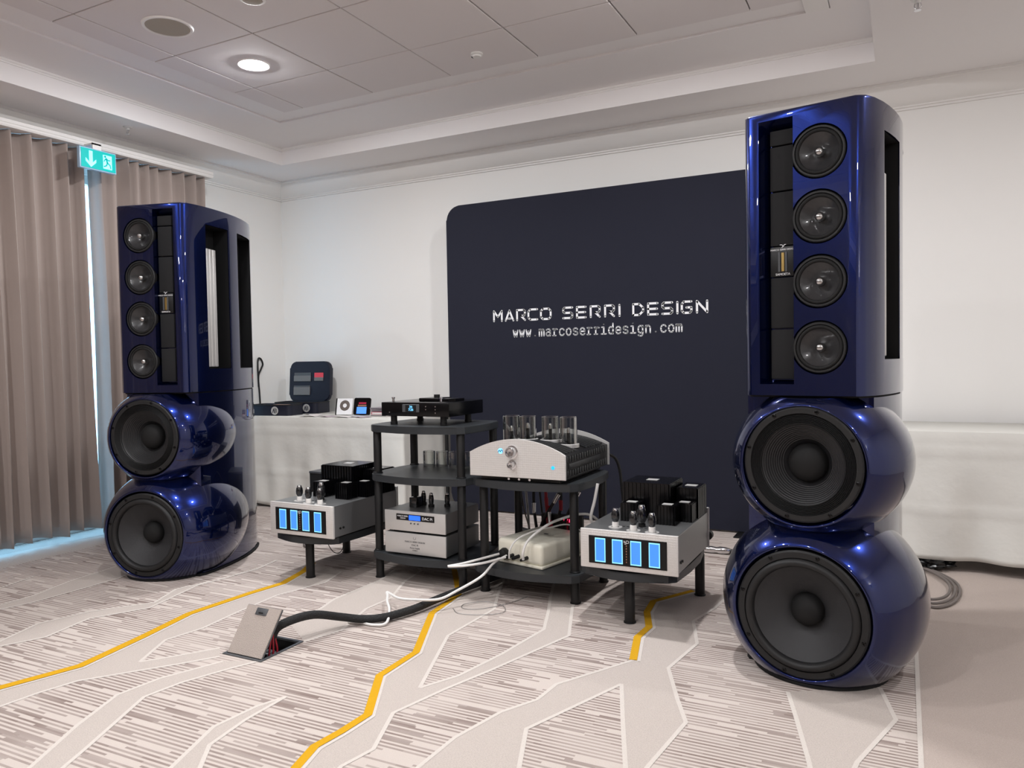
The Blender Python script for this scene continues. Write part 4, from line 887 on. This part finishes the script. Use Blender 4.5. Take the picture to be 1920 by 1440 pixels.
# ------------------------------------------------------------------ cables
def cable(name, label, pts, r, m, group=None, n=8, cat='cable'):
    mb = MB(); mb.tube(pts, r, n); return tag(mb.build(name, m), label, cat, group)
cable('mains_cable', 'white cord looping out in the air from the left socket of the cream box', [(-1.762, 3.315, 0.196), (-1.81, 3.20, 0.192), (-1.87, 3.10, 0.183), (-1.915, 3.052, 0.178), (-1.923, 3.045, 0.177), (-1.905, 3.053, 0.176), (-1.85, 3.085, 0.178), (-1.79, 3.15, 0.181), (-1.725, 3.255, 0.190)], 0.006, 'whitecord')
cable('mains_cable', 'white cord running from the cream box down along the thick black cable', [(-1.735, 3.285, 0.190), (-1.76, 3.20, 0.172), (-1.775, 3.10, 0.130), (-1.851, 3.00, 0.080), (-1.90, 2.92, 0.058), (-2.00, 2.868, 0.058), (-2.08, 2.862, 0.056), (-2.16, 2.905, 0.055), (-2.195, 2.925, 0.052), (-2.165, 2.89, 0.050), (-2.115, 2.82, 0.050), (-2.055, 2.755, 0.036), (-2.01, 2.67, 0.012), (-2.05, 2.635, 0.008), (-2.12, 2.635, 0.008), (-2.18, 2.62, 0.008)], 0.006, 'whitecord')
cable('signal_cable', 'white cord arching over the cream box to the right rear post', [(-1.617, 3.232, 0.195), (-1.612, 3.222, 0.235), (-1.597, 3.255, 0.288), (-1.55, 3.36, 0.340), (-1.50, 3.45, 0.362), (-1.44, 3.53, 0.372), (-1.40, 3.62, 0.34), (-1.37, 3.80, 0.20)], 0.0065, 'whitecord')
cable('signal_cable', 'thin white cord arching low over the front of the cream box', [(-1.70, 3.245, 0.190), (-1.692, 3.240, 0.235), (-1.668, 3.275, 0.280), (-1.62, 3.36, 0.305), (-1.57, 3.45, 0.310), (-1.52, 3.58, 0.300), (-1.47, 3.74, 0.20)], 0.0042, 'whitecord')
cable('signal_cable', 'white cord hanging down beside the right post of the low rack', [(-1.305, 3.42, 0.55), (-1.318, 3.41, 0.47), (-1.335, 3.40, 0.385), (-1.325, 3.44, 0.345), (-1.30, 3.60, 0.27), (-1.30, 3.74, 0.10), (-1.31, 3.80, 0.012)], 0.0075, 'whitecord')
cable('power_cable', 'thick black braided cable rising from the floor box to the racks', [(-2.265, 2.245, 0.012), (-2.258, 2.262, 0.075), (-2.228, 2.310, 0.102), (-2.205, 2.43, 0.095), (-2.17, 2.56, 0.050), (-2.11, 2.635, 0.026), (-2.04, 2.70, 0.024), (-1.985, 2.83, 0.026), (-1.955, 2.99, 0.03), (-1.93, 3.16, 0.03), (-1.895, 3.34, 0.03), (-1.86, 3.6, 0.025), (-1.83, 3.80, 0.022)], 0.0175, 'sleeve', n=12)
# tangle behind the cream box: leads with connectors
rnd = random.Random(5)
leads = [((-1.80, 3.74, 0.47), (-1.79, 3.72, 0.34), (-1.77, 3.72, 0.20), 'black'), ((-1.74, 3.76, 0.50), (-1.72, 3.73, 0.37), (-1.70, 3.71, 0.24), 'redcord'), ((-1.60, 3.76, 0.52), (-1.66, 3.72, 0.40), (-1.74, 3.70, 0.25), 'black'), ((-1.66, 3.78, 0.50), (-1.64, 3.74, 0.36), (-1.66, 3.72, 0.24), 'black'),
         ((-1.50, 3.76, 0.52), (-1.54, 3.72, 0.42), (-1.60, 3.70, 0.28), 'black'), ((-1.55, 3.78, 0.45), (-1.57, 3.74, 0.35), (-1.60, 3.72, 0.24), 'redcord'), ((-1.70, 3.72, 0.36), (-1.69, 3.70, 0.30), (-1.67, 3.69, 0.23), 'redcord'), ((-1.86, 3.70, 0.45), (-1.84, 3.70, 0.33), (-1.80, 3.69, 0.22), 'greycord')]
for i, (a, b, c, m) in enumerate(leads):
    o = empty('audio_lead', (c[0], c[1], 0.16), 0, ('black', 'red', 'black', 'black', 'black', 'red', 'red', 'grey')[i]+' audio lead in the tangle behind the cream box, '+('second from left', 'third from left', 'crossing diagonally', 'in the middle', 'crossing at the right', 'nearest the red light', 'short one in front', 'leftmost')[i], 'cable', 'audio leads behind the cream box')
    off = Vector(o.location); mb = MB(); mb.tube([Vector(a)-off, Vector(b)-off, Vector(c)-off, Vector((c[0]+0.03*rnd.uniform(-1, 1), c[1]+0.03, 0.165))-off], 0.0085 if m != 'greycord' else 0.004, 10); mb.build('lead', m, o)
    if m != 'greycord':
        d = (Vector(b)-Vector(a)).normalized(); p = Vector(b)-off; mb = MB(); mb.cyl(p-d*0.03, p+d*0.025, 0.0115, 14, 0.0095); mb.build('connector', 'chrome' if i % 2 == 0 else 'redcord', o)
t = empty('power_strip', (-1.66, 3.735, 0.1478), 0, 'black mains adapter with a glowing red indicator behind the cream box', 'adapter')
mb = MB(); mb.box((-0.09, -0.014, 0), (0.15, 0.016, 0.17), 0.006); mb.build('body', 'black', t)
mb = MB(); mb.box((0.045, -0.0165, 0.132), (0.082, -0.0135, 0.150), 0.001, 1); mb.build('indicator', 'redled', t)
cable('mains_cable', 'black cord looping from the back of the arched preamplifier to the floor', [(-1.40, 3.83, 0.64), (-1.372, 3.86, 0.615), (-1.352, 3.87, 0.56), (-1.340, 3.87, 0.46), (-1.328, 3.87, 0.34), (-1.31, 3.87, 0.20), (-1.29, 3.86, 0.08), (-1.30, 3.82, 0.012), (-1.40, 3.84, 0.010)], 0.0085, 'black')
cable('signal_cable', 'grey cable dropping behind the tall rack beside the preamplifier', [(-1.95, 3.70, 0.80), (-1.92, 3.71, 0.76), (-1.895, 3.72, 0.70), (-1.875, 3.74, 0.60), (-1.865, 3.78, 0.40), (-1.87, 3.82, 0.15), (-1.90, 3.86, 0.010)], 0.007, 'silverside')
cable('signal_cable', 'black cable dropping behind the tall rack beside the grey one', [(-1.88, 3.72, 0.815), (-1.84, 3.73, 0.77), (-1.815, 3.74, 0.70), (-1.80, 3.78, 0.55), (-1.79, 3.83, 0.25), (-1.80, 3.88, 0.010)], 0.006, 'black')
cable('mains_cable', 'black cord lying on the carpet behind the racks', [(-2.15, 4.10, 0.012), (-2.05, 4.02, 0.012), (-1.92, 4.06, 0.012), (-1.80, 4.00, 0.012), (-1.62, 4.05, 0.012), (-1.45, 4.0, 0.012)], 0.012, 'black')
cable('mains_cable', 'thick black cord on the carpet nearest the foot of the backdrop', [(-2.3, 4.55, 0.014), (-2.1, 4.48, 0.014), (-1.95, 4.54, 0.014), (-1.7, 4.48, 0.014), (-1.4, 4.55, 0.014)], 0.014, 'black')
t = empty('speaker_cable', (-1.00, 4.46, 0.0), 0, 'black speaker cable with clear plug on the carpet beside the right tower', 'cable')
mb = MB(); mb.tube([(0.10, 0.005, 0.02), (0.2, 0.0, 0.018), (0.34, -0.05, 0.016), (0.5, -0.25, 0.016), (0.60, -0.55, 0.014), (0.60, -0.62, 0.06)], 0.014, 10); mb.build('lead', 'black', t)
mb = MB(); mb.lathe([(0, -0.05), (0.014, -0.05), (0.018, -0.03), (0.020, 0.0), (0.016, 0.03), (0.021, 0.05), (0.019, 0.085), (0.013, 0.11), (0, 0.11)], (0.0, 0.0, 0.022), (1, 0.05, 0), 20); mb.build('connector', 'chrome', t)
base = [(0.02, 4.02, 0.06), (0.05, 4.40, 0.02), (0.09, 4.56, 0.008), (0.16, 4.49, 0.008), (0.225, 4.34, 0.008), (0.235, 4.17, 0.008), (0.20, 3.98, 0.008), (0.125, 3.87, 0.008), (0.03, 3.93, 0.008), (-0.10, 3.85, 0.008)]
for i, l in enumerate(('outermost', 'middle', 'innermost')):
    k = 1-0.10*i; cable('speaker_cable', l+' of the three brown-grey cables looped on the carpet behind the right tower', [(0.03+(x-0.03)*k*1.02, 4.15+(y-4.15)*k+0.012*i*math.sin(j), z+0.007*i) for j, (x, y, z) in enumerate(base)], 0.0068, 'greycord', 'cables behind the right tower')
cable('signal_cable', 'thin black cable hung in a loop on the left wall behind the left tower', [(-5.08, 4.99, 0.735), (-5.088, 4.99, 0.90), (-5.09, 4.985, 1.04), (-5.09, 5.02, 1.11), (-5.09, 5.04, 1.15), (-5.09, 5.02, 1.195), (-5.09, 4.99, 1.20), (-5.09, 4.98, 1.13), (-5.09, 4.985, 0.95)], 0.0075, 'black')
cable('mains_cable', 'thin dark wire hanging under the left amplifier stand', [(-2.80, 3.20, 0.20), (-2.79, 3.20, 0.17), (-2.77, 3.21, 0.13), (-2.745, 3.22, 0.115), (-2.72, 3.23, 0.13), (-2.70, 3.25, 0.20)], 0.0022, 'black')
cable('signal_cable', 'black lead behind the left amplifier running to the left tower', [(-3.02, 3.53, 0.30), (-3.05, 3.60, 0.40), (-3.11, 3.62, 0.46), (-3.20, 3.60, 0.42), (-3.28, 3.58, 0.30), (-3.32, 3.58, 0.15), (-3.33, 3.60, 0.03)], 0.006, 'black')
cable('signal_cable', 'grey lead behind the left amplifier sagging to the carpet', [(-3.02, 3.56, 0.28), (-3.08, 3.62, 0.34), (-3.16, 3.64, 0.30), (-3.24, 3.62, 0.14), (-3.28, 3.6, 0.02), (-3.35, 3.62, 0.012), (-3.40, 3.70, 0.012)], 0.006, 'greycord')
cable('mains_cable', 'thin grey cord in a loose coil on the carpet under the low rack', [(-1.62, 3.28, 0.004), (-1.66, 3.14, 0.004), (-1.74, 3.02, 0.004), (-1.82, 3.0, 0.004), (-1.84, 3.06, 0.004), (-1.76, 3.12, 0.006), (-1.66, 3.10, 0.006), (-1.62, 3.02, 0.004), (-1.70, 2.95, 0.004), (-1.80, 2.93, 0.004), (-1.86, 2.98, 0.004)], 0.0012, 'silverside')
# black box behind the left amplifier
t = empty('equipment_case', (-3.36, 3.84, 0), 0, 'plain matt black case behind the amplifier beside the left tower', 'case')
mb = MB(); mb.box((-0.13, 0, 0.012), (0.13, 0.24, 0.435), 0.006); mb.build('body', 'mblack', t)
mb = MB(); mb.box((-0.132, -0.002, 0.425), (0.132, 0.242, 0.440), 0.004); mb.build('lid', 'slate', t)
for x in (-0.1, 0.1):
    for y in (0.03, 0.21):
        mb = MB(); mb.cyl((x, y, 0), (x, y, 0.013), 0.014, 12); mb.build('foot', 'rubber', t)

# ------------------------------------------------------------------ floor box
t = empty('floor_box', (HX0, HY0, 0), 0, 'open floor socket box with carpeted lid raised and black cable inside', 'floor box')
w, h = HX1-HX0, HY1-HY0; mb = MB(); e = 0.002; dz = -0.075
mb.face([(e, e, dz), (w-e, e, dz), (w-e, h-e, dz), (e, h-e, dz)])
for a, b in (((e, e), (w-e, e)), ((w-e, e), (w-e, h-e)), ((w-e, h-e), (e, h-e)), ((e, h-e), (e, e))): mb.face([(*a, dz), (*b, dz), (*b, 0.002), (*a, 0.002)])
mb.build('well', 'mblack', t, smooth=False)
mb = MB()
for lo, hi in (((-0.008, -0.008), (w+0.008, 0.003)), ((-0.008, h-0.003), (w+0.008, h+0.008)), ((-0.008, 0.003), (0.003, h-0.003)), ((w-0.003, 0.003), (w+0.008, h-0.003))): mb.box((*lo, -0.004), (*hi, 0.004))
mb.build('frame', 'slate', t, smooth=False)
for x in (0.05, 0.10, 0.15):
    mb = MB(); mb.box((x-0.02, h-0.07, dz), (x+0.02, h-0.02, dz+0.03), 0.003); mb.cyl((x, h-0.045, dz+0.03), (x, h-0.045, dz+0.034), 0.013, 16); mb.build('socket', 'slate', t)
LT = Matrix.Translation((0, 0.006, 0.006)) @ Matrix.Rotation(math.radians(-36), 4, 'X')
mb = MB(); mb.box((0.004, 0.0, 0.0), (w-0.004, 0.005, 0.196), 0.001, 1, mtx=LT); lid = mb.build('lid', 'lidcarpet', t)
mb = MB(); mb.box((0.002, 0.0045, -0.002), (w-0.002, 0.011, 0.198), 0.001, 1, mtx=LT); mb.build('lid_backing', 'slate', lid)
mb = MB(); mb.box((0.062, -0.003, 0.160), (0.122, 0.004, 0.190), 0.003, 2, mtx=LT); mb.build('lid_catch', 'slate', lid)
mb = MB(); mb.box((0.080, -0.0045, 0.166), (0.104, -0.002, 0.172), 0.001, 1, mtx=LT); mb.build('catch_slot', 'black', lid)
for i in range(3):
    mb = MB(); mb.tube([(0.168, 0.06+0.018*i, -0.06), (0.160+0.004*i, 0.075+0.018*i, 0.0), (0.155, 0.09+0.012*i, 0.05), (0.152, 0.10+0.008*i, 0.085)], 0.004, 8); mb.build('wire', 'redcord', t)

# ------------------------------------------------------------------ cloth-covered tables
def table(name, x0, x1, y0, y1, zt, label, clabel, seed, hem):
    t = empty(name, ((x0+x1)/2, (y0+y1)/2, 0), 0, label, 'table', 'tables along the back wall')
    hw, hd = (x1-x0)/2, (y1-y0)/2
    mb = MB(); mb.box((-hw+0.012, -hd+0.012, zt-0.03), (hw-0.012, hd-0.012, zt-0.004), 0.003); mb.build('tabletop', 'darkunder', t)
    for sx in (-1, 1):
        for sy in (-1, 1):
            mb = MB(); mb.cyl((sx*(hw-0.10), sy*(hd-0.08), 0), (sx*(hw-0.10), sy*(hd-0.08), zt-0.03), 0.015, 12); mb.build('leg', 'slate', t)
    # cloth: a continuous sheet over the top and down front and both ends
    rnd = random.Random(seed); ph = [rnd.uniform(0, 6.28) for _ in range(8)]
    nx = int((x1-x0)/0.025); nzf = 26
    def wob(s, f): return f*(0.014*math.sin(s*9+ph[0]+f*1.5)+0.012*math.sin(s*17+ph[1]+f*2.3)+0.007*math.sin(s*31+ph[2]-f*2)) + 0.004*math.sin(s*6.0+f*8+ph[3])*f + 0.003*math.sin(s*14-f*11+ph[4])*min(1, f*2)
    def crease(s, f):
        c = 0.0
        for q in (0.30, 0.62): c += 0.006*math.exp(-((s-q*1.3-0.02)/0.012)**2)
        for q in (0.16, 0.62): c += 0.006*math.exp(-((f-q)/0.012)**2)
        return c
    mb = MB(); per = []       # perimeter stations: left end (back->front), front, right end (front->back)
    def corner(cx, cy, a0, a1, n=5): return [(cx+0.012*math.cos(a0+(a1-a0)*k/n), cy+0.012*math.sin(a0+(a1-a0)*k/n)) for k in range(n+1)]
    ne = max(8, int((y1-y0)/0.03))
    st = [(x0, y1-(y1-y0-0.012)*k/ne, -1, 0) for k in range(ne)] + [(x, y, (x-(x0+0.012))/0.012, (y-(y0+0.012))/0.012) for x, y in corner(x0+0.012, y0+0.012, PI, 1.5*PI)]
    st += [(x0+0.012+(x1-x0-0.024)*k/nx, y0, 0, -1) for k in range(1, nx)]
    st += [(x, y, (x-(x1-0.012))/0.012, (y-(y0+0.012))/0.012) for x, y in corner(x1-0.012, y0+0.012, 1.5*PI, 2*PI)] + [(x1, y0+0.012+(y1-y0-0.012)*k/ne, 1, 0) for k in range(1, ne+1)]
    cols = []; s = 0; prev = None
    for x, y, nx_, ny_ in st:
        if prev: s += math.hypot(x-prev[0], y-prev[1])
        prev = (x, y); col = []
        for j in range(nzf+1):
            f = j/nzf; d = wob(s, f)+crease(s, f)+0.012*f
            hz = hem + 0.012*math.sin(s*5+ph[5])+0.005*math.sin(s*13+ph[6])
            z = zt-(zt-hz)*f
            if j == 0: d = -0.004
            col.append(mb.bm.verts.new((x+nx_*d, y+ny_*d, z)))
        cols.append(col)
    for a, b in zip(cols, cols[1:]):
        for j in range(nzf): mb.bm.faces.new((a[j], a[j+1], b[j+1], b[j]))
    mb.bm.faces.new([c[0] for c in cols])
    bmesh.ops.triangulate(mb.bm, faces=[f for f in mb.bm.faces if len(f.verts) > 4])
    c = mb.build('tablecloth', 'cloth', None, ang=50)
    md = c.modifiers.new('thick', 'SOLIDIFY'); md.thickness = 0.002; md.offset = 0
    tag(c, clabel, 'tablecloth', 'white cloths along the back wall')
table('folding_table', -4.90, -3.225, 4.53, 5.20, 0.728, 'folding table hidden under the white cloth behind the left tower', 'white cloth draped over the table in the corner, under the open cases', 2, 0.025)
table('folding_table', -0.45, 1.95, 4.56, 5.22, 0.735, 'folding table hidden under the white cloth behind the right tower', 'white cloth draped over the empty table on the right', 11, 0.072)
ZTB = 0.7305
# cases
def badge(root, x, z, y=-0.002):
    mb = MB(); mb.lathe([(0, 0.0), (0.034, 0.0), (0.033, 0.003), (0, 0.003)], (x, y, z), (0, -1, 0), 28); b = mb.build('badge', 'silver', root)
    bm = bmesh.new()
    for pl in ([(-0.018, -0.016), (-0.008, 0.016), (-0.002, -0.016)], [(0.006, -0.02), (0.006, 0.02)], [(0.018, -0.014), (0.018, 0.014)]): stroke(bm, [(x+p[0], z+p[1]) for p in pl], 0.0065, y-0.0036)
    mb = MB(); mb.bm.free(); mb.bm = bm; mb.build('badge_print', 'navycase', b, smooth=False, norm=False)
def case_base(root, w, d, h):
    mb = MB(); o = rrect(0, w, 0, d, 0.04, 5); i = rrect(0.008, w-0.008, 0.008, d-0.008, 0.034, 5); n = len(o)
    O0 = [mb.bm.verts.new((x, y, 0)) for x, y in o]; O1 = [mb.bm.verts.new((x, y, h)) for x, y in o]; I1 = [mb.bm.verts.new((x, y, h)) for x, y in i]; I0 = [mb.bm.verts.new((x, y, 0.012)) for x, y in i]
    for A, B in ((O0, O1), (O1, I1), (I1, I0)):
        for k in range(n): mb.bm.faces.new((A[k], A[(k+1) % n], B[(k+1) % n], B[k]))
    mb.bm.faces.new(O0); mb.bm.faces.new(I0); mb.build('case_tray', 'navycase', root, ang=40)
    mb = MB(); mb.tube([(x, y, h) for x, y in o]+[(o[0][0], o[0][1], h)], 0.004, 6, 1); mb.build('zip', 'black', root)
t = empty('listening_case', (-4.80, 4.585, ZTB), math.radians(8), 'low navy case open on the white cloth, papers inside, half hidden by the left tower', 'case')
case_base(t, 0.40, 0.20, 0.085); badge(t, 0.255, 0.040)
mb = MB(); mb.box((0.03, 0.03, 0.070), (0.30, 0.17, 0.076), 0.001, 1, rz=0.1); mb.build('booklet', 'paper', t)
mb = MB(); mb.box((0.20, 0.03, 0.078), (0.34, 0.10, 0.086), 0.001, 1, rz=-0.15); mb.build('booklet', 'amber', t)
t = empty('listening_case', (-4.79, 4.845, ZTB), math.radians(8), 'navy case with its lid standing upright and pockets of cards, against the back wall', 'case')
case_base(t, 0.43, 0.23, 0.090); badge(t, 0.335, 0.045)
LM = Matrix.Translation((0.0, 0.232, 0.088)) @ Matrix.Rotation(math.radians(-5), 4, 'X') @ RX
mb = MB(); mb.prism(rrect(0.0, 0.41, 0.0, 0.35, 0.06), -0.045, 0.0, LM)
es = [e for e in mb.bm.edges if len(e.link_faces) == 2 and any(len(f.verts) > 8 for f in e.link_faces)]
bmesh.ops.bevel(mb.bm, geom=es, offset=0.010, segments=3, affect='EDGES'); ld = mb.build('case_lid', 'navycase', t, ang=40)
L2 = LM @ Matrix.Translation((0, 0, 0.0))
def pocket(nm, m, x0, x1, z0, z1, th):
    mb = MB(); mb.box((x0, z0, 0.0), (x1, z1, th), 0.002, 1, mtx=L2); return mb.build(nm, m, ld)
pocket('pouch', 'pouch', 0.05, 0.22, 0.175, 0.225, 0.012); pocket('pouch', 'pouch', 0.05, 0.215, 0.055, 0.125, 0.012); pocket('pouch_flap', 'slate', 0.052, 0.22, 0.222, 0.252, 0.008); pocket('pouch_flap', 'slate', 0.05, 0.215, 0.125, 0.138, 0.009)
pocket('card', 'pinkred', 0.255, 0.345, 0.205, 0.250, 0.006); pocket('card', 'pouch', 0.255, 0.345, 0.178, 0.210, 0.008)
# disc sleeve and small picture on the table
t = empty('disc_sleeve', (-4.065, 4.80, ZTB), math.radians(14), 'white disc sleeve with a grey disc leaning upright beside the navy case', 'disc sleeve')
TM = Matrix.Rotation(math.radians(-14), 4, 'X')
mb = MB(); mb.box((0, 0, 0.004), (0.135, 0.008, 0.135), 0.001, 1, mtx=TM); mb.build('sleeve', 'print', t)
mb = MB(); mb.box((-0.010, -0.001, 0.002), (0.0, 0.009, 0.137), 0.001, 1, mtx=TM); mb.build('spine', 'black', t)
mb = MB(); mb.lathe([(0.017, 0.0), (0.017, 0.0012), (0.043, 0.0012), (0.043, 0.0)], TM @ Vector((0.070, -0.0003, 0.078)), TM.to_3x3() @ Vector((0, -1, 0)), 32); mb.build('disc', 'plug', t)
mb = MB(); mb.box((0.035, 0.010, 0.0), (0.10, 0.055, 0.012), 0.002, mtx=None); mb.build('easel_foot', 'whiteplast', t)
t = empty('small_screen', (-3.918, 4.83, ZTB), math.radians(8), 'small black framed screen with blue lower half leaning on the white cloth', 'screen')
TM = Matrix.Rotation(math.radians(-12), 4, 'X')
mb = MB(); mb.prism(rrect(0, 0.150, 0.003, 0.140, 0.014, 4), -0.010, 0.0, TM @ Matrix.Translation((0, 0, 0)) @ RX); mb.build('casing', 'cdblack', t)
for nm, m, q in (('picture_blue', 'screen', (0.030, 0.118, 0.012, 0.066)), ('picture_band', 'amber', (0.038, 0.115, 0.070, 0.084)), ('picture_top', 'crimson', (0.045, 0.112, 0.090, 0.104))):
    mb = MB(); mb.box((q[0], -0.0015, q[2]), (q[1], 0.001, q[3]), mtx=TM); mb.build(nm, m, t, smooth=False)
mb = MB(); mb.box((0.05, 0.008, 0.0), (0.10, 0.060, 0.010), 0.002); mb.build('easel_foot', 'black', t)
# stack of disc boxes
z = ZTB
for i, (m, l, h) in enumerate((('paper', 'white disc box, bottom of the stack', 0.012), ('crimson', 'crimson disc box near the bottom of the stack', 0.022), ('greycover', 'grey disc box in the middle of the stack', 0.011), ('paperpink', 'mauve-grey disc box second from the top of the stack', 0.011), ('greycover', 'grey disc box, topmost of the stack', 0.011))):
    t = empty('disc_box', (-3.71+0.004*((i*3) % 4), 4.78, z), math.radians((-3, 2, 4, 1, -2)[i]), l+' behind the black disc player', 'disc box', 'disc boxes stacked on the white cloth')
    mb = MB(); mb.box((0, 0, 0.0005), (0.17, 0.125, h-0.0012), 0.001, 1); mb.build('box', m, t)
    mb = MB(); mb.box((0.008, -0.0008, 0.003), (0.16, 0.001, h-0.004)); mb.build('spine_label', 'paper' if m == 'crimson' else 'slate', t, smooth=False)
    z += h
# loose leaflets
rnd = random.Random(12)
spots = [(-4.18, 4.62, 0.3), (-4.02, 4.64, -0.2), (-3.84, 4.62, 0.15), (-3.70, 4.66, -0.35), (-4.24, 4.74, -0.5)]
for i, (x, y, a) in enumerate(spots):
    t = empty('leaflet', (x, y, ZTB), a, ('white leaflet left of the others, lying before the navy cases', 'mauve leaflet lying before the disc sleeve', 'white leaflet lying before the small screen', 'mauve leaflet at the right, before the stack of disc boxes', 'white leaflet tucked beside the upright case')[i], 'leaflet', 'leaflets on the white cloth')
    mb = MB(); nxx = 6
    for k in range(nxx):
        u0, u1 = k/nxx, (k+1)/nxx; f = lambda u: 0.002+0.010*math.sin(u*PI)*(0.6 if i % 2 else 1)
        mb.face([(-0.07+0.14*u0, -0.05, f(u0)), (-0.07+0.14*u1, -0.05, f(u1)), (-0.07+0.14*u1, 0.05, f(u1)*0.7), (-0.07+0.14*u0, 0.05, f(u0)*0.7)])
    bmesh.ops.remove_doubles(mb.bm, verts=mb.bm.verts, dist=1e-5); o = mb.build('sheet', 'paper' if i % 2 == 0 else 'paperpink', t); md = o.modifiers.new('t', 'SOLIDIFY'); md.thickness = 0.001; md.offset = 1
# crumpled black bag under the right cloth
bm = bmesh.new(); bmesh.ops.create_icosphere(bm, subdivisions=4, radius=1.0); rnd = random.Random(4)
from mathutils import noise
for v in bm.verts:
    n_ = noise.noise(v.co*2.3)*0.28+abs(noise.noise(v.co*5.1+Vector((3, 1, 2))))*0.22
    v.co *= (0.85+n_); v.co.x *= 0.15; v.co.y *= 0.10; v.co.z = max(-0.036, v.co.z*0.042)
mb = MB(); mb.bm.free(); mb.bm = bm; b = mb.build('plastic_bag', 'bag', None, ang=25); b.location = (0.10, 4.61, 0.037); tag(b, 'crumpled black plastic bag on the carpet under the right white cloth', 'bag')
# bundled white bag behind the left amplifier stand
bm = bmesh.new(); bmesh.ops.create_icosphere(bm, subdivisions=4, radius=1.0)
for v in bm.verts:
    n_ = noise.noise(v.co*1.9+Vector((7, 2, 1)))*0.3+abs(noise.noise(v.co*4.1))*0.2
    v.co *= (0.85+n_); v.co.x *= 0.13; v.co.y *= 0.09; v.co.z = max(-0.05, v.co.z*0.06)
mb = MB(); mb.bm.free(); mb.bm = bm; b = mb.build('cloth_bundle', 'paper', None, ang=40); b.location = (-2.82, 3.95, 0.052); tag(b, 'small crumpled pale bundle on the carpet behind the left amplifier stand', 'bundle')
